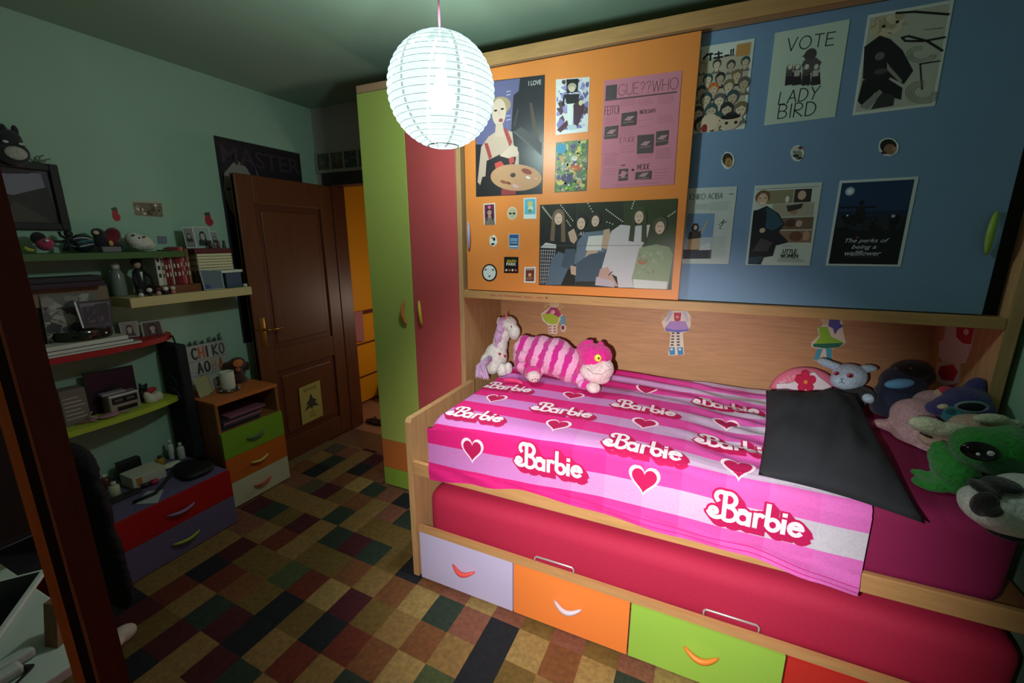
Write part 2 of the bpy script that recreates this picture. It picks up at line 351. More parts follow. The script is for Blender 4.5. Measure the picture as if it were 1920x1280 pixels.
for j, s_ in ROWS.items():
    for i_, ch in enumerate(s_):
        i = i_-14; x0 = -0.715+.1353*i; y0 = .82+.15*j; m = M(RC[ch], .95, 'pile'); vs = []
        if y0 > 2.32 or (y0 > 1.95 and x0 > -1.87): continue
        for b in range(NSUB+1):
            for a in range(NSUB+1):
                x = x0+.1353*a/NSUB; yr = y0+.15*b/NSUB; ed = min(a, NSUB-a, b, NSUB-b)
                z = 0.011 if ed == 0 else .014+.0015*noise.noise(Vector((x*30, yr*30, i)))
                vs.append((max(x, XL+.02), min(2.36 if x < -1.87 else 1.995, yr-.035*(x+1.9)), z))
        q = NSUB+1
        rug.add(vs, [(b*q+a, b*q+a+1, (b+1)*q+a+1, (b+1)*q+a) for b in range(NSUB) for a in range(NSUB)], m)
        if rug.v[-1].x <= XL+.021: pass
rug.box((XL+.03, .24, 0.0005), (0.22, 1.99, .0095), M((110, 88, 56), .9), .002).box((XL+.03, 1.991, 0.0005), (-1.88, 2.355, .0095), M((110, 88, 56), .9), .002)
single('patchwork_rug', rug, 'large patchwork rug of tan, brown, wine and dark green squares covering the floor', 'rug')

# ================================================================== WARDROBE (green and red doors)
wd = thing('wardrobe', 'tall corner wardrobe with one lime green and one red door beside the doorway', 'wardrobe', (-1.54, 2.3, 0))
WY = 2.03
MB().box((-1.835, WY+.022, .0), (-1.245, YB-.005, 2.39), WOODZ).box((-1.85, WY+.004, 2.392), (-1.235, YB-.006, 2.43), M((200, 150, 120), .5, 'woodx'), .002).build('carcass', wd)
GREEN = M((188, 198, 100), .38, 'paint'); RED = M((206, 86, 88), .38, 'paint'); ORANGE = M((246, 146, 72), .38, 'paint'); BLUE = M((126, 156, 194), .45, 'paint')
LILAC = M((208, 198, 236), .4, 'paint'); LIME = M((160, 205, 80), .38, 'paint')
def bow(mb, p, q, out, sag, m, r=.007, flat=1.6, n=10):       # crescent handle from p to q, standing off along 'out', bulging along 'sag'
    p, q, out, sag = map(Vector, (p, q, out, sag)); path = []; rr = []
    for i in range(n+1):
        t = i/n; s_ = math.sin(math.pi*t); path.append(p.lerp(q, t)+out*(.35+.65*s_)+sag*s_); rr.append(r*(.35+.65*s_**.5))
    mb.tube(path, rr, m, 10)
    return mb
d1 = MB().box((-1.847, WY, .34), (-1.539, WY+.02, 2.388), GREEN, .002).build('door', wd); tag(d1, 'lime green door')
bow(MB(), (-1.588, WY, 1.27), (-1.588, WY, 1.12), (0, -.028, 0), (-.014, 0, 0), M((206, 120, 60), .4), .010).build('handle', d1, smooth=True)
d2 = MB().box((-1.536, WY, .34), (-1.229, WY+.02, 2.388), RED, .002).build('door', wd); tag(d2, 'red door')
bow(MB(), (-1.49, WY, 1.27), (-1.478, WY, 1.125), (0, -.028, 0), (.010, 0, 0), M((214, 190, 70), .4), .010).build('handle', d2, smooth=True)
tag(MB().box((-1.847, WY, .14), (-1.229, WY+.02, .336), M((214, 120, 60), .4, 'paint'), .002).build('drawer', wd), 'orange drawer front')
tag(MB().box((-1.847, WY, .012), (-1.229, WY+.02, .136), M((150, 180, 66), .4, 'paint'), .002).build('drawer', wd), 'green drawer front')

# ================================================================== BRIDGE CABINET over the bed
bc = thing('bridge_cabinet', 'wall-wide wooden cupboard unit bridging the bed with orange and blue sliding doors', 'cupboard', (-.12, 2.3, 0))
BX0, BX1, BYB = -1.225, .962, 2.50
cs = MB()
cs.box((BX0, WY-.004, 0.02), (BX0+.027, YB-.005, 2.46), WOODZ, .002)               # left side, floor to top
cs.box((BX1-.004, WY-.004, 0.02), (BX1+.036, YB-.005, 2.46), WOODZ, .002)          # right side
cs.box((BX0+.027, WY-.012, 2.405), (BX1-.004, YB-.006, 2.462), WOOD, .002)         # top
cs.box((BX0+.027, WY-.006, 1.302), (BX1-.004, YB-.006, 1.343), WOOD, .002)         # bottom shelf
cs.box((BX0+.027, WY+.08, 1.343), (BX1-.004, WY+.09, 2.405), M((46, 36, 30), .8))
cs.build('carcass', bc)
cs = MB().box((BX0+.027, BYB, .35), (BX1-.004, BYB+.02, 1.302), M((206, 156, 114), .38, 'woodx')); cs.build('back_panel', bc)
MB().box((BX0+.028, WY+.026, 2.398), (BX1-.004, WY+.032, 2.404), M((200, 190, 170), .3, metal=.7)).box((BX0+.028, WY-.003, 2.400), (BX1-.004, WY+.001, 2.4045), M((150, 120, 90), .4)).build('sliding_track', bc)
od = MB().box((-1.172, WY, 1.347), (-.104, WY+.018, 2.396), ORANGE, .0015).build('sliding_door', bc); tag(od, 'orange sliding door')
bow(MB(), (-1.155, WY, 1.70), (-1.155, WY, 1.555), (0, -.024, 0), (.010, 0, 0), M((176, 168, 200), .4), .008).build('handle', od, smooth=True)
BY_ = WY+.026
bd = MB().box((-.13, BY_, 1.347), (.905, BY_+.018, 2.396), BLUE, .0015).build('sliding_door', bc); tag(bd, 'blue sliding door')
bow(MB(), (.875, BY_, 1.70), (.875, BY_, 1.555), (0, -.024, 0), (-.010, 0, 0), M((150, 180, 70), .4), .011).build('handle', bd, smooth=True)
MB().box((.905, WY+.06, 1.343), (BX1-.004, WY+.075, 2.405), M((30, 28, 28), .8)).build('gap_shade', bc)  # dark sheet standing in for shade in the gap right of the blue door
MB().box((BX0+.027, WY+.06, 1.343), (-1.15, WY+.075, 2.405), M((70, 55, 45), .8)).build('gap_shade', bc)  # dark sheet for the shaded gap left of the orange door

# ================================================================== BED
FY = 1.436
bed = thing('bed_frame', 'wooden single bed frame with footboard and long front rail', 'bed', (-.1, 1.9, 0))
fb = MB()
pts = [(FY, 0.018), (FY, .815), (FY+.012, .832), (WY-.008, .838), (WY-.008, 0.018)]
fb.prism([(-1.168, y, z) for y, z in pts], (.03, 0, 0), WOODZ); fb.build('footboard', bed)
MB().box((-1.137, FY, .562), (BX1+.05, FY+.022, .628), WOOD, .004).build('front_rail', bed)
MB().box((-1.137, FY+.03, .545), (BX1-.01, 2.46, .57), WOODD).build('slatted_base', bed)
# upper mattress in magenta sheet
SHEET = M((146, 28, 84), .8, 'cloth'); CRIM = M((184, 34, 70), .78, 'cloth')
def softbox(lo, hi, r, m, amp=.006, freq=6, nx=60, ny=24, seed=0):
    b = bmesh.new(); bmesh.ops.create_cube(b, size=1.0)
    for v in b.verts: v.co = Vector(((lo[i]+hi[i])/2+v.co[i]*(hi[i]-lo[i]) for i in range(3)))
    bmesh.ops.bevel(b, geom=list(b.edges), offset=r, segments=4, affect='EDGES', profile=.5)
    bmesh.ops.subdivide_edges(b, edges=[e for e in b.edges if e.calc_length() > .3], cuts=24, use_grid_fill=True)
    b.normal_update()
    for v in b.verts:
        v.co += v.normal*(noise.noise(Vector((v.co.x*freq*.6+seed, v.co.y*freq, v.co.z*freq)))*amp)
    mb = MB(); mb.bm(b, m); return mb
um = softbox((-1.012, FY+.032, .582), (.85, 2.44, .852), .055, SHEET, .006, 5)
single('upper_mattress', um, 'mattress in a dark magenta sheet on the upper bed, bare at its right end', 'mattress', smooth=True)

# trundle (drawer unit on castors) and its mattress
tr = thing('trundle_bed', 'low pull-out wooden trundle with coloured drawers under the bed', 'trundle bed', (-.1, 1.8, 0))
TX = [-1.125, -.637, -.146, .362, .86]
def ty(x): return FY+.004-.006*(x+1.1)                      # the unit stands very slightly askew
tb = MB()
tb.prism([(TX[0], ty(TX[0])-.006, .272), (BX1, ty(BX1)-.006, .262), (BX1, ty(BX1)+.012, .262), (TX[0], ty(TX[0])+.012, .272)], (0, 0, .032), WOOD)
tb.prism([(TX[0]+.02, ty(TX[0])+.04, .2), (BX1-.02, ty(BX1)+.04, .2), (BX1-.02, 2.35, .2), (TX[0]+.02, 2.35, .2)], (0, 0, .02), WOODD)
tb.build('top_board', tr)
tb = MB(); tb.prism([(TX[0]+.01, ty(TX[0])+.03, .035), (BX1-.02, ty(BX1)+.03, .035), (BX1-.02, 2.35, .035), (TX[0]+.01, 2.35, .035)], (0, 0, .16), M((120, 80, 58), .6)); tb.build('box', tr)
for i, (m, nm, hc) in enumerate(((LILAC, 'lilac drawer front', (232, 84, 80)), (M((255, 140, 66), .38, 'paint'), 'orange drawer front', (214, 196, 208)), (LIME, 'lime green drawer front', (236, 136, 50)), (M((206, 52, 44), .4, 'paint'), 'red drawer front', (90, 150, 190)))):
    x0, x1 = TX[i]+.003, TX[i+1]-.003; y0, y1 = ty(x0)-.004, ty(x1)-.004; zt0 = .268-.005*i; zb = .020
    d = MB(); d.prism([(x0, y0, zb), (x1, y1, zb), (x1, y1, zt0-.004), (x0, y0, zt0)], (0, .018, 0), m); d = tag(d.build('drawer', tr), nm)
    xc = (x0+x1)/2+.0; yc = (y0+y1)/2
    hh = MB(); path = []; 
    for k in range(13):
        t = k/12; s_ = math.sin(math.pi*t); path.append((xc-.058+.116*t, yc-.004-.022*s_, .158-.018*s_))
    hh.tube(path, [.003+.008*math.sin(math.pi*k/12)**.6 for k in range(13)], M(hc, .4), 10); hh.build('handle', d, smooth=True)
for x in (-.98, -.1, .7):
    MB().lathe([(0.001, -.01), (.016, -.01), (.017, 0), (.016, .01), (.001, .01)], (x, 1.50, .036), M((200, 200, 205), .4), 16, 'X').build('castor', tr, smooth=True)
STEEL = M((225, 222, 220), .3, metal=.6)
for (ua, va), (ub, vb) in (((1003, 1050), (1075, 1077)), ((1318, 1160), (1420, 1196))):
    a = U(ua, va, 'Y', 1.443); b = U(ub, vb, 'Y', 1.443); za = .300; zt = .327
    MB().tube([(a.x, 1.443, za), (a.x, 1.443, zt-.006), (a.x+.008, 1.443, zt), (b.x-.008, 1.443, zt), (b.x, 1.443, zt-.006), (b.x, 1.443, za)], .004, STEEL, 8).build('mattress_bracket', tr, smooth=True)
lm = softbox((-1.09, FY+.03, .234), (.93, 2.30, .478), .06, CRIM, .012, 5, seed=9)
single('lower_mattress', lm, 'mattress in a crimson sheet lying on the trundle under the bed', 'mattress', smooth=True)

# ================================================================== BLANKET
def lerp_tab(tab, x):
    if x <= tab[0][0]: return tab[0][1]
    for (a, p), (b, q) in zip(tab, tab[1:]):
        if x <= b: 
            t = (x-a)/(b-a); t = t*t*(3-2*t); return p+(q-p)*t
    return tab[-1][1]
FOLD = [(-1.02, .862), (-.6, .874), (-.29, .880), (-.05, .876), (.15, .864), (.5, .862)]
HEM = [(-1.03, .572), (-.79, .608), (-.574, .640), (-.321, .623), (-.03, .611), (.195, .606), (.391, .570), (.504, .562)]
BXA, BXB, BR = -1.035, .500, .035
def BS(x, t, lift=0.0):
    """blanket surface: x along the bed, t = distance from the front fold (minus = hanging front, plus = top)"""
    zf = lerp_tab(FOLD, x)
    nz = noise.noise(Vector((x*3.2, t*9, 2.0)))*.004+noise.noise(Vector((x*9, t*5, 7.0)))*.0018
    right = max(0, min(1, (x+.1)/.4))
    fold = right*(.007*math.sin((t*1.6+x*.55)*38)*max(0, min(1, (t-.03)/.1))+.009*noise.noise(Vector((x*4, t*16-x*6, 1))))
    back = max(0, min(1, (t-.55)/.2)); fold += back*.010*math.sin(t*60+x*9)
    s_ = t+BR
    if s_ <= 0:                                    # hanging front
        p = Vector((x+.02*(-t)*(x+.25)*.6, FY-.012, zf-BR+s_)); hang = min(1, -s_/.25)
        p.y += -.004-.010*hang*(.4+.6*math.sin(x*9+1.3))*1.0-.006*hang+nz
        n = Vector((0, -1, 0)); hz = lerp_tab(HEM, x)
        if t < -.22: p.y += .003*math.sin(x*22+t*70)
    elif s_ < BR*math.pi/2:
        a = s_/BR; p = Vector((x, FY-.016+BR-BR*math.cos(a), zf-BR+BR*math.sin(a))); n = Vector((0, -math.cos(a), math.sin(a))); p += n*(nz)
    else:
        y = FY-.016+BR+(s_-BR*math.pi/2); p = Vector((x, y, zf+nz*.6+max(fold, -.004)+.007*min(1, max(0, t)/.05))); n = Vector((0, 0, 1))
    if x < -.985 and t > -BR:                      # left edge turns down beside the footboard
        e = (-.985-x)/.05; p.z -= .05*e*e; p.x += .012*e*e
    
    return p+n*lift
bk = MB()
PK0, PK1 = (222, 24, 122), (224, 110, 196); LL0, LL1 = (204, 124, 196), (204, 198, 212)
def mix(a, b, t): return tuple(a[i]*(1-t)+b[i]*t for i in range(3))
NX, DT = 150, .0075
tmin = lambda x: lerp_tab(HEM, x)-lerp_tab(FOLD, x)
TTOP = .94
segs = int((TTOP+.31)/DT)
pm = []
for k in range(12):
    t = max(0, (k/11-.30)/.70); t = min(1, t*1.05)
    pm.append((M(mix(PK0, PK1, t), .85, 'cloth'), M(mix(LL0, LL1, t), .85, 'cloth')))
def wobble(x): return .012*math.sin((x+.3)*2.6)+.004*noise.noise(Vector((x*7, 0, 3)))
for i in range(NX):
    xa = BXA+(BXB-BXA)*i/NX; xb = BXA+(BXB-BXA)*(i+1)/NX; xm = (xa+xb)/2
    # stripe edges in t; period .187
    edges = [-.187*3-.10+.187*k+o for k in range(10) for o in (0, .095)]
    def col_at(t):
        q = ((t+.10) % .187); return 0 if q < .095 else 1
    def lines(x): 
        return [e-.06*(x+.25)*(1 if e > 0 else 0)+wobble(x)*(1 if e < 0 else .4) for e in sorted(edges)]
    La, Lb = lines(xa), lines(xb)
    for e in range(len(La)-1):
        a0, a1, b0, b1 = La[e], La[e+1], Lb[e], Lb[e+1]; which = e % 2 if a1 > -.25 else 0
        a0 = max(a0, tmin(xa)); b0 = max(b0, tmin(xb)); a1 = min(a1, TTOP); b1 = min(b1, TTOP)
        if e == 0: a0, b0 = tmin(xa), tmin(xb)
        if a1 <= a0 and b1 <= b0: continue
        a1 = max(a0, a1); b1 = max(b0, b1)
        kk = 12; vs = []
        for q in range(kk+1):
            vs.append(BS(xa, a0+(a1-a0)*q/kk)); vs.append(BS(xb, b0+(b1-b0)*q/kk))
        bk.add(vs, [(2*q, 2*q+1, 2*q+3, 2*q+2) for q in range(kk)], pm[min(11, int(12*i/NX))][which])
# hem thickness
for k in range(NX):
    xa = BXA+(BXB-BXA)*k/NX; xb = BXA+(BXB-BXA)*(k+1)/NX
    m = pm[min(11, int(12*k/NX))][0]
    bk.add([BS(xa, tmin(xa)), BS(xb, tmin(xb)), BS(xb, tmin(xb))+Vector((0, .006, -.001)), BS(xa, tmin(xa))+Vector((0, .006, -.001))], [(0, 1, 2, 3)], m)
    for h in (.012, .03):                          # stitched double hem line
        bk.add([BS(xa, tmin(xa)+h, .0012), BS(xb, tmin(xb)+h, .0012), BS(xb, tmin(xb)+h+.003, .0012), BS(xa, tmin(xa)+h+.003, .0012)], [(0, 1, 2, 3)], M((206, 30, 130), .9))
def dense(path, d):
    out = [path[0]]
    for a, b in zip(path, path[1:]):
        n = max(1, int(math.hypot(b[0]-a[0], b[1]-a[1])/d))
        out += [(a[0]+(b[0]-a[0])*i/n, a[1]+(b[1]-a[1])*i/n) for i in range(1, n+1)]
    return out
WHT = M((250, 226, 240), .85, 'cloth'); MAG = M((188, 10, 84), .85, 'cloth')
def fillrows(mb, outline, P, m, step=.006):        # fill a closed outline with fine strips so that it follows the cloth
    ys = [p[1] for p in outline]; y = min(ys); y1 = max(ys)
    def spans(yy):
        xs = []
        for (ax, ay), (bx, by) in zip(outline, outline[1:]+outline[:1]):
            if (ay <= yy) != (by <= yy): xs.append(ax+(yy-ay)/(by-ay)*(bx-ax))
        xs.sort(); return list(zip(xs[::2], xs[1::2]))
    while y < y1-1e-6:
        yb = min(y1, y+step); A, B_ = spans(y+1e-5), spans(yb-1e-5)
        if len(A) != len(B_): A = B_ = spans((y+yb)/2)
        if A:
            for (a0, a1), (b0, b1) in zip(A, B_):
                n = 5; vs = [P(a0+(a1-a0)*i/n, y+1e-5) for i in range(n+1)]+[P(b0+(b1-b0)*i/n, yb) for i in range(n+1)]
                mb.add(vs, [(i, i+1, n+2+i, n+1+i) for i in range(n)], m)
        y = yb
def heart(cx, ct, s_=.05, st=1.0):
    pts = []
    for i in range(40):
        a = 2*math.pi*i/40; x = 16*math.sin(a)**3; y = 13*math.cos(a)-5*math.cos(2*a)-2*math.cos(3*a)-math.cos(4*a)
        pts.append((x/16, (y+2)/14))
    P1 = lambda x, y: BS(cx+x*s_, ct+y*s_*1.02*st, .0016); P2 = lambda x, y: BS(cx+x*s_, ct+y*s_*1.02*st, .0028)
    fillrows(bk, [(x*1.0, y*1.0) for x, y in pts], P1, WHT, .04)
    fillrows(bk, [(x*.80, y*.80-.01) for x, y in pts], P2, MAG, .04)
def barbie(cx, ct, wdt=.265):
    k = wdt/5.3
    def P(l, dx=0, dy=0): return lambda x, y: BS(cx+(x-2.65+dx)*k, ct+(y-1.0+dy)*k*1.05, l)
    paths = [dense(p, .12) for p in BARBIE]
    # magenta mass: the letters swept to the lower right
    for s_ in range(5):
        for p in paths: ribbon(bk, P(.0014+.00012*s_, .085*s_, -.085*s_), p, .54, MAG)
    body = [(.7, .3), (1.3, 0), (4.6, -.1), (5.3, .2), (5.2, .8), (3.7, 1.1), (3.3, 1.4), (2.4, 1.0), (1.6, 1.5), (.9, 1.8)]
    fillrows(bk, body, P(.0022), MAG, .12)
    for p in paths: ribbon(bk, P(.0034), p, .27, WHT)
for cx, ct, st in ((-.813, -.108, 1), (-.132, -.088, 1), (-.86, .285, 1), (-.529, .45, .9), (-.489, .095, 1), (-.172, .25, 1), (.155, .045, 1), (.13, .41, 1), (-.217, .67, .9)): heart(cx, ct, .053, st)
for cx, ct in ((-.487, -.087), (.208, -.105), (-.875, .465), (-.85, .085), (-.52, .26), (-.20, .425), (.13, .64), (-.155, .055), (.15, .215)): barbie(cx, ct)
# left edge logo, cut by the hem
single('striped_blanket', bk, 'pink and lilac striped fleece blanket with hearts and white script words spread over the bed', 'blanket', smooth=True)

# ================================================================== POSTERS AND STICKERS
cA, cB, cC, cD = crop(860, 100, 4.1739), crop(860, 350, 4.1739), crop(1270, 0, 3.4909), crop(1250, 310, 3.4909)
NY = (0, -1, 0)
def inv(cc, x, y):
    a = b = .5
    for _ in range(12):
        px = (cc[0][0]*(1-a)*(1-b)+cc[1][0]*a*(1-b)+cc[2][0]*a*b+cc[3][0]*(1-a)*b); py = (cc[0][1]*(1-a)*(1-b)+cc[1][1]*a*(1-b)+cc[2][1]*a*b+cc[3][1]*(1-a)*b)
        ax = (-cc[0][0]*(1-b)+cc[1][0]*(1-b)+cc[2][0]*b-cc[3][0]*b); ay = (-cc[0][1]*(1-b)+cc[1][1]*(1-b)+cc[2][1]*b-cc[3][1]*b)
        bx = (-cc[0][0]*(1-a)-cc[1][0]*a+cc[2][0]*a+cc[3][0]*(1-a)); by = (-cc[0][1]*(1-a)-cc[1][1]*a+cc[2][1]*a+cc[3][1]*(1-a))
        d = ax*by-ay*bx; ex, ey = x-px, y-py
        a += (ex*by-ey*bx)/d; b += (ax*ey-ay*ex)/d
    return (a, b)
def panel(cr, cc, ax, val, nrm, paper, **k):
    p = PP(cr, cc, ax, val, nrm, paper, **k); p.cc = cc; p.q = lambda x, y: inv(cc, x, y)
    p.qp = lambda pts, m: p.poly([inv(cc, x, y) for x, y in pts], m)
    p.ql = lambda pts, wd, m: p.line([inv(cc, x, y) for x, y in pts], wd, m)
    p.qt = lambda t, x0, y0, x1, y1, m, wd=.002: p.text(t, *inv(cc, x0, y0), *inv(cc, x1, y1), m, wd)
    return p
G = lambda v: M((v, v, v), .6)
BLK = M((28, 27, 30), .5); WH = M((232, 234, 230), .6); SKIN = M((214, 180, 160), .6); PAPER = M((226, 230, 224), .7)
# 1 tall photo poster: person with a painter's palette
p = panel(cA, [(128, 232), (675, 168), (655, 1098), (137, 1122)], 'Y', WY, NY, M((52, 50, 56), .35))
p.qp([(135, 238), (490, 190), (480, 290), (440, 320), (420, 600), (300, 700), (135, 700)], M((112, 108, 150), .4))
for k, x in enumerate((300, 340, 380, 410)): p.ql([(x, 300), (x-6, 620)], .0012, M((86, 82, 118), .4))
for y in (295, 320, 375, 480, 510): p.ql([(385, y), (415, y-5)], .003, M((205, 210, 235), .4))
p.qp([(560, 380), (580, 375), (640, 690), (600, 690)], M((88, 72, 64), .5)); p.qp([(470, 420), (480, 430), (450, 560), (440, 550)], M((80, 70, 66)))
p.qp([(440, 600), (650, 790), (655, 690), (500, 560)], M((84, 80, 84))); p.ql([(440, 600), (650, 780)], .006, M((110, 104, 104)))
p.qp([(150, 1000), (180, 720), (240, 640), (330, 580), (430, 600), (440, 700), (480, 760), (480, 860), (430, 900), (230, 960), (200, 1060)], M((206, 176, 158)))
p.disc(*p.q(330, 400), .165, M((176, 150, 120)), .075); p.disc(*p.q(325, 450), .105, M((222, 192, 174)), .115)
p.disc(*p.q(298, 438), .025, BLK, .008); p.disc(*p.q(352, 425), .025, BLK, .008); p.disc(*p.q(340, 512), .033, M((160, 80, 84)), .016); p.ql([(325, 440), (332, 480)], .0015, M((170, 130, 115)))
p.qp([(300, 540), (355, 540), (370, 640), (290, 640)], M((214, 184, 166)))
p.qp([(360, 580), (385, 570), (430, 680), (410, 720)], M((170, 66, 66))); p.qp([(205, 690), (235, 690), (270, 800), (245, 820)], M((170, 66, 66)))
p.qp([(225, 830), (330, 780), (460, 800), (440, 900), (300, 940), (215, 960)], M((34, 30, 34))); p.qp([(290, 850), (340, 830), (380, 880), (340, 930), (300, 900)], M((214, 74, 72))); p.qp([(400, 800), (440, 790), (445, 840), (410, 860)], M((200, 70, 70)))
p.qp([(330, 790), (420, 705), (470, 720), (475, 780), (400, 810)], M((220, 192, 174)))
p.qp([(190, 960), (330, 930), (360, 1105), (150, 1112)], M((40, 34, 36))); p.qp([(350, 1040), (460, 1060), (455, 1105), (340, 1108)], M((160, 60, 66)))
p.disc(*p.q(455, 965), .38, M((204, 150, 112)), .118, 6, 32); p.disc(*p.q(435, 945), .04, M((70, 52, 46)), .02)
for x, y, r_, c in ((540, 915, .08, (150, 60, 50)), (550, 965, .035, (240, 232, 228)), (360, 1000, .05, (150, 80, 60)), (455, 1035, .05, (226, 170, 178)), (610, 975, .02, (236, 180, 160)), (400, 1010, .04, (130, 60, 44))): p.disc(*p.q(x, y), r_, M(c), r_*.28, 20)
p.font('I LOVE', *p.q(555, 215), *p.q(648, 240), M((216, 214, 216)), 0, .01)
p.done('photo_poster', 'tall photo poster of a blonde person holding a painter\'s palette, beside the paper lantern', 'poster')
# 2 comic card
p = panel(cA, [(762, 205), (1028, 185), (1012, 612), (760, 640)], 'Y', WY, NY, M((228, 226, 228), .4))
p.confetti(.02, .02, .98, .92, 90, [M(c, .5) for c in ((138, 126, 186), (160, 150, 204), (206, 204, 220), (110, 100, 160), (90, 60, 76))], .05, .16)
p.qp([(845, 205), (940, 198), (935, 300), (850, 310)], BLK); p.disc(*p.q(890, 262), .13, M((190, 170, 150)), .07); p.disc(*p.q(890, 280), .09, M((224, 200, 180)), .05)
p.qp([(770, 250), (850, 300), (800, 310)], WH); p.qp([(830, 320), (950, 315), (935, 390), (850, 395)], BLK); p.qp([(850, 395), (905, 390), (895, 560), (860, 560)], WH); p.qp([(895, 390), (930, 390), (940, 530), (915, 540)], WH)
p.qp([(900, 400), (960, 350), (990, 420), (930, 580), (905, 560)], M((74, 40, 56))); p.qp([(770, 600), (850, 520), (860, 560), (800, 620)], M((86, 36, 48))); p.disc(*p.q(890, 578), .15, M((190, 206, 214)), .05); p.disc(*p.q(958, 385), .06, M((220, 214, 160)), .05); p.ql([(830, 330), (820, 400)], .008, BLK)
p.done('comic_art_card', 'violet comic art card with a pale-legged figure, above the green one', 'card')
# 3 green comic
p = panel(cA, [(762, 697), (1014, 673), (1000, 1075), (750, 1088)], 'Y', WY, NY, M((96, 110, 84), .4))
p.confetti(.01, .01, .99, .99, 190, [M(c, .5) for c in ((206, 196, 110), (120, 150, 84), (84, 74, 120), (196, 180, 150), (70, 90, 70), (200, 150, 90), (90, 130, 60), (150, 160, 150))], .03, .10)
p.disc(*p.q(805, 745), .16, M((70, 150, 190)), .10); p.disc(*p.q(925, 890), .17, M((206, 96, 60)), .07); p.disc(*p.q(850, 975), .2, M((78, 70, 110)), .09); p.disc(*p.q(910, 820), .09, M((224, 226, 220)), .05); p.disc(*p.q(800, 1010), .12, M((214, 204, 110)), .05); p.disc(*p.q(860, 1050), .2, M((120, 170, 60)), .03)
p.confetti(.05, .25, .95, .95, 50, [M(c, .5) for c in ((226, 214, 170), (120, 90, 70), (90, 120, 60), (210, 190, 120))], .02, .05)
p.done('comic_art_card', 'green and yellow crowded comic art card, below the violet one', 'card')
# 4 pink newspaper poster
PK = M((214, 132, 152), .7); INK = M((84, 62, 70), .7)
p = panel(cA, [(1140, 215), (1748, 135), (1685, 1025), (1107, 1060)], 'Y', WY, NY, PK)
p.qp([(1155, 252), (1247, 240), (1243, 352), (1150, 362)], M((92, 78, 84)))
p.text('GUE??WHO', .20, .052, .965, .15, INK, .002)
p.rect(.02, .170, .955, .184, M((110, 76, 88)))
for a0, a1, b0, b1, n in ((.03, .22, .335, .40, 5), (.24, .46, .19, .25, 4), (.48, .68, .20, .26, 5), (.72, .95, .19, .27, 6), (.24, .46, .42, .52, 6), (.48, .68, .30, .48, 3), (.74, .95, .36, .44, 5), (.04, .24, .66, .78, 8), (.26, .46, .60, .68, 3), (.74, .96, .66, .76, 8), (.50, .70, .66, .74, 6), (.04, .22, .80, .88, 3), (.74, .92, .84, .95, 4), (.2, .9, .965, .985, 1)): p.greek(a0, b0, a1, b1, n, M((176, 104, 122)), .0012)
p.qt('FEITOI', 1148, 410, 1262, 462, INK, .0018); p.qt('ETUDE', 1270, 650, 1390, 676, M((150, 92, 106)), .0014); p.qt('MODE', 1410, 862, 1505, 898, INK, .0016); p.qt('NICER DAYS', 1430, 436, 1550, 450, INK, .0012)
for i, q_ in enumerate((((1285, 460), (1408, 442), (1400, 548), (1278, 562)), ((1148, 565), (1258, 552), (1252, 652), (1140, 662)), ((1410, 630), (1538, 620), (1530, 768), (1405, 775)), ((1555, 600), (1650, 588), (1640, 700), (1550, 715)), ((1262, 900), (1335, 895), (1330, 990), (1256, 996)), ((1395, 925), (1520, 912), (1515, 980), (1390, 986)))):
    p.qp(q_, M((92, 76, 78))); cx = sum(a for a, b in q_)/4; cy = sum(b for a, b in q_)/4
    p.qp([(cx-40, cy+10), (cx-5, cy-20), (cx+45, cy-25), (cx+10, cy+12)], M((190, 140, 150))); p.ql([(cx-45, cy+30), (cx+40, cy+18)], .003, M((170, 120, 130)))
p.qp([(1283, 915), (1312, 912), (1308, 965), (1282, 968)], PK)
p.ql([(1280, 870), (1310, 866)], .003, INK); p.disc(*p.q(1372, 905), .016, INK)
p.done('newspaper_poster', 'pink newspaper-style poster headed GUE??WHO on the orange door', 'poster')
# 5 wide group photo
p = panel(cB, [(637, 142), (1716, 92), (1665, 806), (628, 768)], 'Y', WY, NY, M((62, 64, 56), .3))
p.qp([(640, 145), (960, 128), (950, 768), (630, 768)], M((56, 54, 50), .3)); p.qp([(1320, 112), (1714, 94), (1690, 500), (1330, 450)], M((74, 80, 60), .3))
LT = M((250, 248, 226), .4, emit=0)
def string(x0, y0, x1, y1, n):
    for i in range(n):
        t = i/(n-1); p.disc(*p.q(x0+(x1-x0)*t, y0+(y1-y0)*t), .0045, LT, n=8)
for a in ((660, 160, 745, 250, 9), (820, 145, 920, 260, 9), (1045, 130, 1080, 190, 4), (1190, 175, 1315, 265, 10), (1403, 112, 1385, 165, 4), (1705, 185, 1650, 225, 5), (870, 260, 900, 300, 4), (1195, 270, 1240, 285, 3)): string(*a)
p.ql([(660, 150), (745, 245)], .004, M((150, 140, 120)))
dk = M((40, 38, 42)); jean = M((96, 112, 130)); jeand = M((78, 90, 106)); wt = M((214, 206, 206)); plaid = M((48, 46, 50)); sk = M((204, 170, 146))
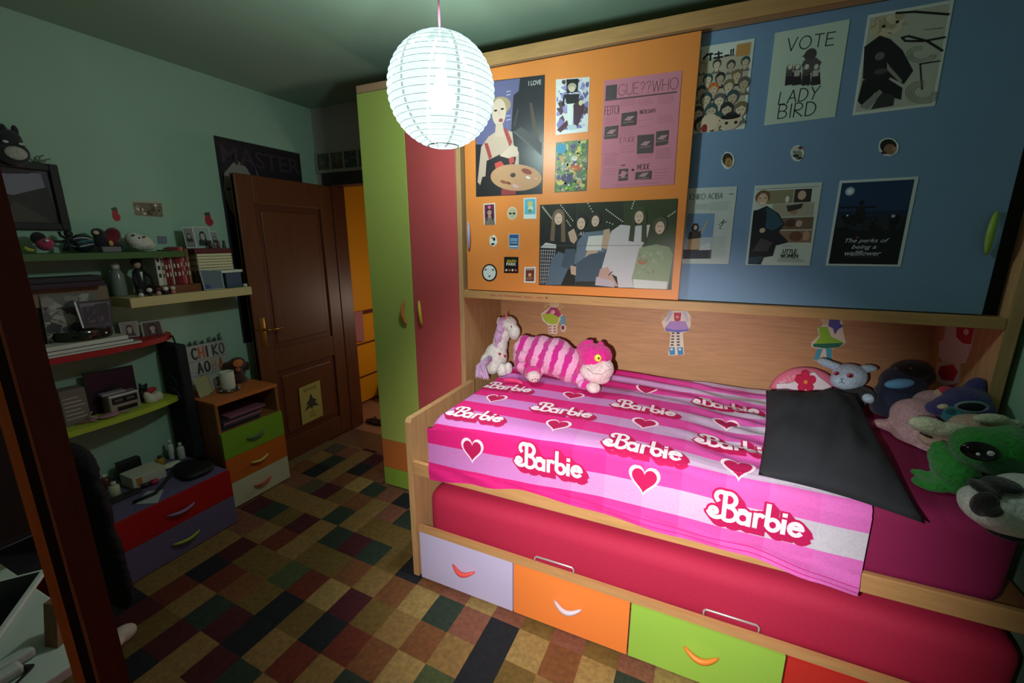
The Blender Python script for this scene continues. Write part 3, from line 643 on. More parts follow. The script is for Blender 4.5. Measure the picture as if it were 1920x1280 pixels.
# outfits first, then heads
p.qp([(690, 320), (880, 320), (900, 480), (780, 470), (640, 480)], dk)
p.qp([(640, 480), (790, 478), (720, 766), (632, 766)], plaid)
for k in range(7): p.ql([(650+k*20, 485), (640+k*15, 760)], .0016, wt)
for k in range(10): p.ql([(640, 490+k*28), (775-k*8, 495+k*27)], .0016, wt)
p.qp([(690, 430), (780, 445), (780, 475), (640, 470)], wt)
p.qp([(740, 560), (800, 500), (900, 540), (880, 640), (820, 768), (690, 768)], jean)
p.qp([(890, 340), (960, 310), (1060, 330), (1030, 470), (960, 520), (860, 470)], dk); p.qp([(880, 350), (930, 320), (960, 400), (930, 440), (900, 420)], sk)
p.qp([(860, 480), (940, 480), (950, 560), (920, 650), (820, 620)], jeand); p.font('Ah', *p.q(968, 345), *p.q(1018, 375), wt, .3)
p.qp([(1020, 350), (1220, 330), (1230, 420), (1180, 500), (1010, 580), (930, 600), (960, 420)], M((110, 124, 142))); p.qp([(1050, 380), (1170, 370), (1150, 490), (1025, 490)], M((226, 220, 214))); p.qp([(1040, 490), (1130, 490), (1080, 560), (1010, 570)], sk)
p.qp([(1170, 330), (1215, 320), (1230, 400), (1190, 480), (1150, 470)], sk)
p.qp([(940, 600), (1060, 520), (1190, 500), (1160, 600), (1110, 740), (940, 740)], jeand); p.qp([(900, 610), (950, 620), (945, 690), (905, 680)], sk)
p.qp([(1230, 340), (1300, 290), (1400, 300), (1520, 290), (1500, 380), (1430, 520), (1400, 790), (1280, 795), (1270, 700), (1150, 640), (1190, 500)], M((214, 204, 208)))
p.qp([(1140, 640), (1200, 620), (1280, 780), (1110, 770)], M((206, 160, 150))); p.qp([(1110, 700), (1250, 740), (1250, 790), (1100, 770)], M((200, 180, 190))); p.ql([(1205, 690), (1235, 660)], .004, dk)
p.qp([(1440, 470), (1560, 440), (1650, 460), (1690, 520), (1640, 800), (1400, 790), (1380, 720)], M((160, 168, 138))); p.qp([(1390, 720), (1640, 740), (1630, 803), (1400, 795)], M((226, 222, 218)))
p.disc(*p.q(1460, 575), .03, M((200, 120, 96)), .04); p.confetti(.76, .56, .93, .84, 30, [M((148, 156, 126)), M((176, 184, 156))], .008, .016)
def head(x, y, r_, hair, long): 
    a, b = p.q(x, y); kx = p.w/p.h
    p.disc(a, b-.01, r_*1.35, hair, r_*1.5*kx); 
    if long: p.poly([(a-r_*1.4, b-.02), (a+r_*1.4, b-.02), (a+r_*1.7, b+r_*5.2*kx), (a+r_*.7, b+r_*5.0*kx), (a+r_*.6, b+r_*.4), (a-r_*.6, b+r_*.4), (a-r_*.8, b+r_*5*kx), (a-r_*1.8, b+r_*4.8*kx)], hair)
    p.disc(a, b+.02, r_*.85, M((224, 190, 168)), r_*1.2*kx)
    for s_ in (-1, 1): p.disc(a+s_*r_*.32, b+.005, r_*.13, M((70, 54, 50)), r_*.08*kx, n=8)
    p.disc(a, b+.02+r_*.6*kx, r_*.22, M((176, 84, 90)), r_*.10*kx, n=8)
head(800, 235, .036, M((126, 98, 76)), True); head(990, 270, .036, M((40, 36, 40)), False); head(1105, 250, .033, M((58, 48, 44)), False); head(1440, 220, .036, M((74, 78, 56)), True); head(1590, 300, .036, M((92, 88, 70)), False)
p.ql([(960, 130), (945, 768)], .0012, M((120, 118, 108))); p.ql([(634, 455), (1690, 448)], .0012, M((120, 118, 108)))
p.done('group_photo_poster', 'wide photo poster of five young women under string lights', 'poster')
# stickers on the orange door
p = panel(cB, [(195, 134), (285, 127), (291, 297), (199, 301)], 'Y', WY, NY, WH); p.rect(.08, .05, .92, .9, M((118, 34, 66))); p.person(.5, .4, .28, M((60, 30, 40)), M((190, 150, 140)), M((130, 110, 100)), body=4); p.disc(.5, .18, .12, M((220, 120, 150))); p.done('card_sticker', 'small dark pink card sticker with a figure, just below the palette poster', 'sticker')
def blobp(cr, cx, cy, rx, ry, paper, n=28, wob=0.0, val=WY, seed=1):
    pts = []; rs = random.Random(seed)
    for i in range(n):
        a = 2*math.pi*i/n; k = 1+wob*rs.uniform(-1, 1); pts.append((cx+rx*k*math.cos(a), cy+ry*k*math.sin(a)))
    mb = MB(); P3 = [U(*cr(*q), 'Y', val) for q in pts]
    mb.prism([q+Vector((0, -.0003, 0)) for q in P3], (0, -.0012, 0), paper); return mb
def addd(mb, cr, pts, m, val, k):
    mb.add([U(*cr(*q), 'Y', val)+Vector((0, -.0015-.0002*k, 0)) for q in pts], [tuple(range(len(pts)))], m)
def el(cx, cy, rx, ry, n=20, rot=0): return [(cx+rx*math.cos(t)*math.cos(rot)-ry*math.sin(t)*math.sin(rot), cy+rx*math.cos(t)*math.sin(rot)+ry*math.sin(t)*math.cos(rot)) for t in [2*math.pi*i/n for i in range(n)]]
mb = blobp(cB, 420, 208, 38, 50, WH); addd(mb, cB, el(420, 208, 33, 45), M((200, 186, 150)), WY, 1)
for x in (405, 434): addd(mb, cB, el(x, 209, 12, 7, 12, .15 if x < 420 else -.15), BLK, WY, 2)
single('oval_sticker', mb, 'oval beige sticker with two dark eyes, beside the light blue card', 'sticker')
p = panel(cB, [(510, 90), (608, 84), (609, 250), (509, 253)], 'Y', WY, NY, WH); p.rect(.07, .05, .93, .78, M((104, 184, 208))); p.disc(.52, .28, .2, M((220, 196, 110))); p.disc(.55, .5, .2, M((226, 222, 190))); p.disc(.5, .62, .14, M((110, 150, 90))); p.done('card_sticker', 'light blue and white card sticker at the top right of the small stickers', 'sticker')
mb = blobp(cB, 272, 422, 30, 44, WH, wob=.1); addd(mb, cB, el(278, 410, 10, 14), BLK, WY, 1); addd(mb, cB, el(268, 448, 14, 8), BLK, WY, 1); addd(mb, cB, el(262, 400, 8, 8), M((200, 120, 90)), WY, 1); single('cutout_sticker', mb, 'small white and black cut-out sticker left of the blue card', 'sticker')
p = panel(cB, [(392, 368), (475, 369), (472, 486), (394, 484)], 'Y', WY, NY, M((196, 206, 220))); p.rect(.06, .04, .94, .96, M((44, 88, 146))); p.rect(.15, .28, .85, .5, M((120, 160, 200))); p.rect(.15, .58, .85, .62, WH); p.rect(.1, .78, .9, .9, M((210, 220, 226))); p.done('card_sticker', 'dark blue card sticker with white lines in the middle of the small stickers', 'sticker')
mb = MB(); P3 = [U(*cB(*q), 'Y', WY) for q in el(242, 672, 59, 68, 36)]; mb.prism([q+Vector((0, -.0003, 0)) for q in P3], (0, -.0012, 0), BLK); addd(mb, cB, el(242, 672, 49, 57, 32), WH, WY, 1)
for k, q in enumerate(((212, 648), (270, 650), (242, 700))): addd(mb, cB, el(q[0], q[1], 9, 9, 12), M((120, 120, 124)), WY, 2)
single('round_sticker', mb, 'round white sticker with a thick black rim', 'sticker')
p = panel(cB, [(357, 548), (468, 549), (467, 675), (356, 674)], 'Y', WY, NY, M((30, 24, 28), .4)); p.font('SOUTH', .2, .18, .85, .34, M((236, 206, 60)), 0, .02); p.font('PARK', .16, .36, .85, .54, M((240, 236, 220)), 0, .02)
for k in range(4): p.disc(.16+.22*k, .82, .075, M((226, 216, 206) if k % 2 == 0 else (206, 96, 60)))
p.done('square_sticker', 'square black sticker reading SOUTH PARK', 'sticker')
p = panel(cB, [(515, 628), (604, 625), (601, 752), (512, 750)], 'Y', WY, NY, WH); p.rect(.13, .1, .88, .9, M((116, 52, 40))); p.rect(.18, .14, .82, .2, M((200, 180, 160))); p.disc(.5, .5, .15, M((226, 160, 110))); p.greek(.2, .66, .8, .8, 3, M((210, 170, 150)), .0012); p.done('card_sticker', 'small brown card sticker with a white border beside the group photo', 'sticker')
# strip of red print on the shelf edge
mb = MB(); 
for x0, x1 in ((250, 285), (318, 335), (355, 492), (512, 575), (612, 660)):
    a = U(*cB(x0, 845), 'Y', WY-.006); b = U(*cB(x1, 848), 'Y', WY-.006); mb.box((a.x, WY-.0068, 1.322), (b.x, WY-.0061, 1.327), M((196, 96, 84)))
mb.lathe([(0.001, 0), (.0045, 0), (.0045, .001), (.001, .001)], U(*cB(688, 868), 'Y', WY-.007), M((150, 50, 50)), 12, 'Y')
single('sticker_strip', mb, 'faint strip of small red print stuck on the wooden shelf edge', 'sticker')
# ---- blue door
BV = BY_
p = panel(cC, [(135, 312), (507, 252), (440, 842), (85, 878)], 'Y', BV, NY, PAPER)
p.rect(.03, .03, .955, .97, M((196, 186, 166), .5))
pal = [(214, 190, 162), (226, 204, 180), (200, 176, 150)]
p.rect(.08, .03, .72, .14, PAPER); p.rect(.70, .04, .94, .17, M((204, 150, 84)))
for q_ in (((165, 380), (200, 345), (210, 352), (175, 392)), ((215, 345), (228, 342), (226, 395), (212, 395)), ((190, 352), (240, 344), (238, 356), (192, 364)), ((245, 350), (300, 340), (300, 350), (246, 360)), ((240, 372), (305, 362), (305, 374), (240, 384)), ((268, 335), (280, 333), (282, 398), (270, 400)), ((312, 358), (346, 352), (346, 364), (312, 370)), ((352, 322), (362, 320), (358, 365), (350, 366)), ((366, 318), (376, 316), (372, 362), (364, 364))): p.qp(q_, BLK)
rs = random.Random(4)
for r_ in range(6):
    for c_ in range(4):
        x = .12+c_*.26+(.1 if r_ % 2 else 0)+rs.uniform(-.03, .03); y = .24+r_*.13+rs.uniform(-.02, .02); rr = .085+.012*r_
        if x > .93: continue
        hc = rs.choice([(76, 70, 70), (130, 110, 84), (60, 84, 88), (176, 156, 130), (104, 94, 98), (52, 50, 56)])
        if (r_, c_) == (2, 1): hc = (214, 110, 50)
        p.person(x, y, rr, M(hc), M(pal[(r_+c_) % 3]), M((44, 44, 54) if (r_*c_) % 3 else (120, 110, 104)), long=False, body=1.9, wide=1.1)
p.disc(*p.q(215, 800), .17, M((226, 200, 176)), .10); p.disc(*p.q(180, 840), .055, M((150, 40, 44)), .05); p.disc(*p.q(350, 800), .17, M((220, 196, 172)), .09); p.disc(*p.q(352, 762), .18, BLK, .03); p.disc(*p.q(325, 805), .03, BLK); p.disc(*p.q(385, 800), .03, BLK)
p.done('comic_cover_poster', 'manga crowd poster with black Japanese lettering at the upper left of the blue door', 'poster')
p = panel(cC, [(640, 217), (1130, 126), (1032, 765), (567, 822)], 'Y', BV, NY, M((206, 220, 206), .7))
INK2 = M((44, 52, 50), .7)
def word(t, q0, q1, hgt, wd):                     # hand lettering from baseline-left to baseline-right
    st_, W = strokes(t, .22)
    for s_ in st_:
        p.ql([(q0[0]+(q1[0]-q0[0])*x/W+hgt[0]*y, q0[1]+(q1[1]-q0[1])*x/W+hgt[1]*y) for x, y in s_], wd, INK2)
word('VOTE', (718, 332), (1025, 288), (14, -82), .0036); word('LADY', (665, 680), (925, 640), (16, -84), .0036); word('BIRD', (660, 775), (905, 750), (14, -92), .0036)
p.disc(*p.q(878, 352), .085, M((84, 74, 78)), .065); p.qp([(845, 350), (815, 366), (848, 366)], M((70, 62, 66))); p.qp([(835, 390), (915, 370), (950, 400), (910, 470), (840, 470), (820, 420)], M((96, 84, 88)))
for x, hc in ((740, 0), (790, 1), (850, 0), (912, 1)):
    p.disc(*p.q(x, 445), .05, M((110, 92, 92) if hc else (132, 116, 112)), .055); p.disc(*p.q(x+4, 430), .03, M((224, 220, 208)), .028); p.qp([(x-24, 470), (x+26, 465), (x+30, 545), (x-32, 555)], M((56, 42, 54))); p.qp([(x-18, 455), (x+20, 450), (x+16, 490), (x-20, 495)], M((196, 190, 184) if hc else (90, 80, 86)))
p.ql([(845, 490), (835, 552)], .005, INK2); p.ql([(860, 490), (862, 552)], .005, INK2)
p.done('hand_lettered_poster', 'white hand-lettered poster reading VOTE LADY BIRD', 'poster')
p = panel(cC, [(1248, 100), (1812, -2), (1685, 692), (1146, 756)], 'Y', BV, NY, PAPER)
p.rect(.03, .03, .96, .97, M((196, 194, 182), .6)); CH_ = M((40, 38, 42))
p.disc(*p.q(1380, 170), .2, M((210, 190, 160)), .11); p.disc(*p.q(1400, 160), .16, M((222, 206, 182)), .1); p.confetti(.06, .04, .5, .2, 20, [M((186, 166, 132)), M((214, 196, 166))], .02, .06)
p.disc(*p.q(1355, 170), .022, CH_); p.disc(*p.q(1447, 140), .022, CH_); p.ql([(1385, 210), (1410, 214)], .002, CH_)
p.qp([(1225, 300), (1330, 228), (1400, 250), (1480, 320), (1550, 455), (1490, 545), (1400, 500), (1350, 560), (1215, 510)], CH_)
p.qp([(1180, 660), (1215, 520), (1370, 500), (1480, 570), (1470, 650), (1300, 600), (1210, 690)], M((34, 34, 38))); p.qp([(1270, 715), (1340, 600), (1430, 620), (1420, 690)], M((60, 58, 62))); p.qp([(1190, 700), (1330, 580), (1350, 600), (1250, 715)], M((150, 146, 142))); p.qp([(1380, 400), (1400, 430), (1480, 520), (1470, 540), (1380, 450)], M((160, 156, 152)))
p.disc(*p.q(1330, 360), .06, M((110, 110, 112)), .04); p.disc(*p.q(1335, 460), .08, M((80, 80, 84)), .03)
p.ql([(1440, 85), (1560, 76), (1775, 92)], .007, CH_); p.ql([(1750, 238), (1620, 262), (1500, 262), (1478, 240), (1520, 230), (1640, 262), (1735, 325)], .0065, CH_); p.ql([(1720, 392), (1595, 412), (1605, 580)], .004, CH_)
for k in range(4): p.line([p.q(1610+(60+16*k)*math.cos(a/6), 600+(40+12*k)*math.sin(a/6)) for a in range(0, 30)], .002, M((150, 140, 126)))
for k in range(3): p.line([p.q(1600+(60+16*k)*math.cos(a/6), 350+(30+12*k)*math.sin(a/6)) for a in range(0, 30)], .002, M((150, 146, 130)))
p.ql([(1620, 190), (1740, 178)], .0015, CH_)
p.done('ink_drawing_poster', 'black and grey ink drawing poster with scribbled loops, upper right on blue door', 'poster')
def cutout(cx, cy, rx, ry, hair, face, lbl, name='cutout_sticker', extra=None, hy=-.28):
    mb = blobp(cC, cx, cy, rx, ry, WH, val=BV, wob=.04, seed=int(cx)); addd(mb, cC, el(cx-rx*.04, cy-ry*.10, rx*.82, ry*.76), hair, BV, 1); addd(mb, cC, el(cx+rx*.12, cy+ry*.26, rx*.60, ry*.58), face, BV, 2)
    for q in (extra or []): addd(mb, cC, el(*q[:4]), q[4], BV, 3)
    single(name, mb, lbl, 'sticker')
cutout(330, 1050, 42, 56, M((66, 50, 40)), M((176, 138, 84)), 'small head-shaped sticker with short brown hair, leftmost in the row on the blue door', extra=[(312, 1052, 5, 3, BLK), (335, 1056, 5, 3, BLK), (330, 1078, 9, 3, M((120, 80, 60)))], hy=-.45)
cutout(786, 1003, 44, 52, M((206, 206, 190)), M((150, 150, 140)), 'small grey and white cut-out sticker in the middle of the row on the blue door', extra=[(805, 968, 14, 10, M((110, 50, 40))), (775, 1020, 20, 10, M((60, 60, 60))), (800, 1035, 16, 7, M((40, 44, 44))), (765, 995, 6, 6, BLK)])
cutout(1382, 962, 66, 60, M((40, 34, 34)), M((160, 116, 96)), 'head-shaped sticker with wavy black hair, rightmost in the row on the blue door', extra=[(1420, 975, 12, 16, M((190, 146, 120))), (1350, 1000, 20, 10, M((84, 56, 50)))])
p = panel(cD, [(125, 152), (462, 136), (405, 646), (80, 642)], 'Y', BV, NY, M((206, 212, 210), .6))
p.qt('ICHIKO AOBA', 152, 188, 368, 214, M((70, 78, 84)), .0022); p.rect(.86, .09, .95, .1, G(110))
p.greek(.24, .205, .5, .28, 5, M((150, 158, 158)), .0012); p.greek(.5, .18, .92, .30, 7, M((160, 168, 168)), .0012)
p.qp([(140, 312), (318, 310), (292, 608), (105, 610)], M((128, 158, 196), .5)); p.qp([(125, 470), (305, 465), (300, 545), (115, 548)], M((186, 196, 206), .5)); p.qp([(110, 548), (298, 545), (292, 608), (105, 610)], M((66, 66, 76)))
p.disc(*p.q(190, 405), .075, M((52, 46, 48)), .065); p.disc(*p.q(192, 402), .035, SKIN, .03); p.qp([(150, 440), (222, 430), (220, 548), (135, 548)], M((196, 164, 130))); p.qp([(150, 430), (230, 425), (228, 470), (140, 480)], M((70, 56, 54))); p.qp([(225, 440), (270, 345), (278, 350), (240, 440)], M((190, 170, 150)))
p.ql([(345, 385), (380, 350), (365, 375), (395, 360)], .002, INK2); p.ql([(350, 400), (372, 378)], .002, INK2); p.disc(*p.q(355, 408), .03, G(120), .006)
p.greek(.6, .63, .95, .92, 14, M((158, 164, 164)), .001); p.qp([(225, 520), (290, 500), (295, 550), (215, 552)], M((210, 214, 214)))
p.done('concert_poster', 'white concert poster headed ICHIKO AOBA, tucked beside the orange door', 'poster')
p = panel(cD, [(577, 133), (1019, 109), (935, 656), (515, 651)], 'Y', BV, NY, M((210, 218, 212), .6))
p.greek(.03, .045, .95, .05, 1, G(130), .002, 0)
tl = [((660, 165), (840, 155), (830, 240), (650, 250), (150, 140, 110)), ((845, 155), (955, 150), (945, 235), (835, 240), (66, 54, 50)), ((700, 250), (970, 238), (960, 325), (690, 335), (176, 168, 150)), ((760, 338), (965, 330), (955, 412), (740, 415), (120, 96, 80)), ((740, 422), (955, 418), (945, 500), (730, 500), (150, 116, 100))]
for *q_, c in tl: p.qp(q_, M(c))
p.disc(*p.q(890, 192), .06, SKIN, .055); p.disc(*p.q(840, 285), .06, M((176, 130, 110)), .06); p.qp([(790, 260), (900, 245), (885, 275), (800, 300)], M((60, 50, 48))); p.disc(*p.q(820, 372), .09, M((84, 60, 50)), .05); p.disc(*p.q(870, 375), .05, M((206, 170, 150)), .04); p.disc(*p.q(850, 458), .1, M((120, 76, 60)), .06); p.disc(*p.q(915, 455), .05, M((200, 150, 130)), .06); p.disc(*p.q(795, 218), .03, WH, .04)
p.qp([(568, 300), (600, 285), (660, 260), (740, 310), (780, 380), (740, 430), (790, 480), (800, 500), (720, 520), (700, 590), (640, 600), (620, 648), (532, 645)], M((42, 42, 50))); p.qp([(655, 270), (720, 300), (770, 380), (700, 420), (640, 400), (660, 340)], M((52, 84, 100))); p.qp([(570, 290), (620, 285), (660, 300), (650, 400), (560, 420)], M((34, 34, 42)))
p.disc(*p.q(632, 205), .115, M((120, 90, 66)), .085); p.disc(*p.q(630, 222), .08, M((226, 190, 168)), .08); p.disc(*p.q(628, 245), .04, M((240, 226, 220)), .012); p.disc(*p.q(612, 212), .012, BLK, .007); p.disc(*p.q(650, 210), .012, BLK, .007); p.disc(*p.q(630, 420), .045, M((220, 186, 164)), .03)
p.qp([(560, 560), (620, 470), (700, 500), (660, 560)], M((84, 76, 84))); p.qp([(540, 600), (640, 590), (600, 645), (535, 642)], M((60, 76, 96)))
p.text('LITTLE', .565, .80, .775, .842, INK2, .0026); p.text('WOMEN', .54, .857, .80, .899, INK2, .0026); p.greek(.55, .74, .72, .77, 2, G(150), .001); p.greek(.5, .905, .92, .955, 4, G(150), .001)
p.done('film_poster', 'film poster reading LITTLE WOMEN with a figure in a dark coat', 'poster')
p = panel(cD, [(1133, 100), (1650, 72), (1530, 663), (1040, 656)], 'Y', BV, NY, M((214, 224, 224), .6))
NV = M((30, 44, 74), .45)
p.rect(.035, .03, .955, .975, NV)
p.rect(.035, .03, .955, .36, M((40, 60, 98), .45)); p.rect(.035, .44, .955, .975, M((22, 24, 32), .45)); p.confetti(.04, .40, .95, .58, 40, [M((18, 18, 24)), M((34, 38, 50)), M((44, 44, 56))], .03, .09)
p.disc(*p.q(1203, 167), .065, M((160, 186, 210)), .05); p.disc(*p.q(1203, 167), .04, M((236, 244, 246))); p.disc(*p.q(1187, 322), .014, M((220, 220, 210))); p.disc(*p.q(1488, 325), .025, M((190, 180, 196))); p.disc(*p.q(1255, 465), .02, M((150, 60, 64)))
p.ql([(1135, 272), (1250, 268), (1375, 265)], .007, BLK); p.disc(*p.q(1283, 240), .035, BLK, .03); p.qp([(1250, 262), (1300, 262), (1310, 340), (1240, 345)], BLK)
GT = M((196, 198, 204))
for t, q in (('The perks of', (.21, .672, .79, .735)), ('being a', (.31, .745, .64, .81)), ('wallflower', (.235, .815, .72, .875))): p.font(t, *q, GT, .35, .012)
p.greek(.27, .885, .75, .895, 1, G(110), .001)
p.done('film_poster', 'dark blue film poster reading The perks of being a wallflower', 'poster')

# ---- dolls and cat stuck on the alcove board
cE = crop(860, 540, 4.3636)
BBY = BYB-.0001
class Cut:
    def __init__(s, cr, ax, val, n): s.cr, s.ax, s.val, s.n, s.mb, s.k = cr, ax, val, Vector(n), MB(), 0
    def f(s, pts, m): 
        s.k += 1; P3 = [U(*s.cr(*q), s.ax, s.val) for q in pts]; s.mb.prism([p_+s.n*.0001 for p_ in P3], s.n*(.0012+.0003*s.k), m)
    def l(s, pts, w_, m):
        for a, b in zip(pts, pts[1:]):
            dx, dy = b[0]-a[0], b[1]-a[1]; L_ = math.hypot(dx, dy); nx, ny = -dy/L_*w_/2, dx/L_*w_/2
            s.f([(a[0]+nx, a[1]+ny), (b[0]+nx, b[1]+ny), (b[0]-nx, b[1]-ny), (a[0]-nx, a[1]-ny)], m); s.k -= 1
        s.k += 1
d = Cut(cE, 'Y', BYB, NY); Wt = M((238, 226, 206)); 
d.f([(740, 110), (820, 112), (818, 140), (800, 165), (850, 220), (832, 260), (810, 300), (805, 375), (735, 370), (735, 305), (690, 270), (672, 210), (755, 150)], Wt)
d.f([(745, 118), (818, 118), (808, 150), (752, 150)], M((226, 196, 160))); d.l([(755, 140), (720, 128), (705, 160)], 9, M((230, 190, 130))); d.l([(815, 150), (852, 130), (848, 160), (815, 165)], 9, M((230, 190, 130)))
d.f([(755, 155), (800, 158), (842, 215), (820, 238), (760, 210), (705, 215)], M((186, 66, 110))); d.f(el(770, 195, 18, 16, 12), M((250, 210, 222)))
d.f([(680, 215), (760, 205), (825, 240), (810, 288), (765, 298), (710, 275)], M((190, 206, 74))); d.f(el(765, 192, 9, 8, 8), M((230, 120, 150)))
for x in (750, 788):
    for k in range(3): d.f([(x-10, 305+k*22), (x+10, 306+k*22), (x+9, 317+k*22), (x-10, 316+k*22)], M((206, 110, 130)))
d.f([(835, 230), (870, 232), (872, 300), (838, 300)], M((110, 170, 200))); d.f(el(857, 325, 24, 34, 6), Wt); d.f(el(855, 322, 15, 21, 6), M((150, 60, 90)))
single('doll_wall_sticker', d.mb, 'doll wall sticker with yellow-green skirt and blue bag, behind the plush cat', 'wall sticker')
d = Cut(cE, 'Y', BYB, NY)
d.f([(1725, 182), (1880, 185), (1895, 230), (1900, 300), (1880, 350), (1835, 365), (1845, 545), (1715, 550), (1735, 365), (1685, 340), (1660, 280), (1700, 230)], Wt)
d.f([(1722, 185), (1755, 185), (1735, 240), (1700, 280), (1690, 265)], M((196, 190, 214))); d.f([(1825, 185), (1860, 190), (1885, 260), (1870, 285)], M((206, 206, 226)))
d.f([(1760, 200), (1822, 200), (1815, 260), (1790, 280), (1765, 262)], M((200, 66, 96))); d.f(el(1790, 235, 13, 12, 10), M((240, 150, 160)))
d.f([(1730, 270), (1855, 270), (1885, 335), (1850, 355), (1720, 350), (1685, 325)], M((186, 150, 214))); d.f([(1685, 325), (1720, 330), (1760, 340), (1850, 338), (1885, 330), (1880, 350), (1800, 362), (1700, 352)], M((120, 120, 196)))
for x, xo in ((1755, -6), (1795, 2)):
    for k in range(5): d.f([(x-12+xo*k/3, 362+k*24), (x+12+xo*k/3, 362+k*24), (x+12+xo*k/3, 374+k*24), (x-12+xo*k/3, 374+k*24)], M((92, 84, 100)))
for x in (1745, 1812): d.f([(x-24, 485), (x+22, 482), (x+26, 540), (x-16, 545)], M((70, 150, 206))); d.f(el(x-2, 498, 12, 10, 10), Wt)
d.l([(1720, 190), (1670, 215), (1668, 260)], 6, M((220, 200, 140))); d.l([(1870, 190), (1900, 220), (1905, 250)], 6, M((220, 200, 140)))
single('doll_wall_sticker', d.mb, 'doll wall sticker with lilac skirt, striped socks and blue shoes, mid-board', 'wall sticker')
cF = crop(1400, 560, 2.9096)
d = Cut(cF, 'Y', BYB, NY)
d.f([(400, 104), (520, 104), (525, 170), (540, 240), (500, 265), (466, 270), (466, 340), (430, 345), (365, 335), (395, 275), (352, 262), (352, 240), (395, 200), (385, 160), (420, 140)], Wt)
d.f([(405, 108), (450, 108), (450, 145), (420, 140)], M((220, 196, 160))); d.f([(450, 112), (520, 106), (505, 130), (528, 150), (500, 165), (480, 195), (470, 160), (445, 150)], M((92, 92, 170)))
d.f([(390, 152), (440, 152), (460, 205), (528, 238), (500, 262), (360, 258), (400, 205)], M((150, 206, 60))); d.f([(360, 245), (530, 240), (500, 264), (430, 270), (365, 262)], M((40, 120, 96)))
for q_ in (((385, 272), (415, 272), (392, 335), (366, 332)), ((432, 270), (464, 270), (464, 340), (436, 338))): d.f(q_, M((80, 170, 200)))
single('doll_wall_sticker', d.mb, 'doll wall sticker in a lime green dress with blue legs, above the plush rabbit', 'wall sticker')
cG = crop(1600, 580, 5.82)
d = Cut(cG, 'X', BX1-.004, (-1, 0, 0))
d.f([(1010, 170), (1330, 195), (1300, 400), (1230, 580), (1150, 600), (1000, 580), (940, 520), (940, 350), (990, 330)], M((232, 218, 222))); d.f([(1130, 190), (1325, 205), (1290, 380), (1200, 370), (1130, 300)], M((196, 40, 66))); d.f(el(1238, 245, 30, 35), M((240, 200, 206)))
d.f([(920, 580), (1010, 560), (1180, 610), (1160, 800), (1000, 830), (900, 770)], M((228, 214, 206))); d.f([(950, 620), (1100, 600), (1150, 680), (1100, 780), (980, 770), (930, 700)], M((206, 44, 60)))
d.f([(930, 840), (1110, 830), (1120, 900), (960, 960)], M((210, 60, 80)))
single('wall_sticker', d.mb, 'large white and red wall sticker on the right side panel of the bed alcove', 'wall sticker')

# ================================================================== LANTERN
ln = thing('paper_lantern', 'round white ribbed paper lantern glowing on a thin pink cord', 'lamp', (LAMP.x, LAMP.y, LAMP.z-.2))
sh = bpy.data.materials.new('lantern_paper'); sh.use_nodes = True; nt = sh.node_tree; nt.nodes.clear()
o_ = nt.nodes.new('ShaderNodeOutputMaterial'); tp = nt.nodes.new('ShaderNodeBsdfTransparent'); tp.inputs[0].default_value = (.9, 1, .98, 1)
tl_ = nt.nodes.new('ShaderNodeBsdfTranslucent'); tl_.inputs[0].default_value = (.9, .96, .94, 1); em = nt.nodes.new('ShaderNodeEmission'); em.inputs[0].default_value = (.74, .95, .93, 1); em.inputs[1].default_value = 1.35
m1 = nt.nodes.new('ShaderNodeMixShader'); m1.inputs[0].default_value = .28; ad = nt.nodes.new('ShaderNodeAddShader')
rf = nt.nodes.new('ShaderNodeBsdfRefraction'); rf.inputs['Roughness'].default_value = .45; rf.inputs['IOR'].default_value = 1.02; rf.inputs['Color'].default_value = (.9, 1, 1, 1)
m2 = nt.nodes.new('ShaderNodeMixShader'); m2.inputs[0].default_value = .03
nt.links.new(em.outputs[0], m1.inputs[1]); nt.links.new(tp.outputs[0], m1.inputs[2]); nt.links.new(m1.outputs[0], m2.inputs[1]); nt.links.new(rf.outputs[0], m2.inputs[2]); nt.links.new(m2.outputs[0], o_.inputs[0])
SEAM = bpy.data.materials.new('lantern_seam_paper'); SEAM.use_nodes = True; b_ = SEAM.node_tree.nodes['Principled BSDF']; b_.inputs['Base Color'].default_value = (.5, .6, .58, 1); b_.inputs['Emission Color'].default_value = (.74, .95, .93, 1); b_.inputs['Emission Strength'].default_value = .55
LR, LH = .188, .187
prof = []
NR = 26; rib = []
for i in range(NR*4+1):
    a = math.pi*(i/(NR*4)); z = -LH*math.cos(a); r_ = LR*math.sin(a)
    if abs(z) > LH*.955: continue
    r_ += -.0018*math.cos(2*math.pi*i/4)
    prof.append((r_, z))
    if i % 4 == 2: rib.append((r_, z))
s_ = MB().lathe(prof, LAMP, sh, 64)
s_.f = s_.f[:-2]; s_.m = s_.m[:-2]; s_.build('shade', ln, smooth=True)
wire = M((120, 140, 140), .6)
for r_, z in rib:
    MB().tube([LAMP+Vector(((r_+.0006)*math.cos(t), (r_+.0006)*math.sin(t), z)) for t in [2*math.pi*k/48 for k in range(49)]], .0007, wire, 5, False).build('rib', ln, smooth=True)
for z in (-LH*.957, LH*.957):
    r_ = LR*math.sqrt(1-.957**2)
    MB().tube([LAMP+Vector((r_*math.cos(t), r_*math.sin(t), z)) for t in [2*math.pi*k/32 for k in range(33)]], .0022, M((120, 140, 138), .5), 6, False).build('end_ring', ln, smooth=True)
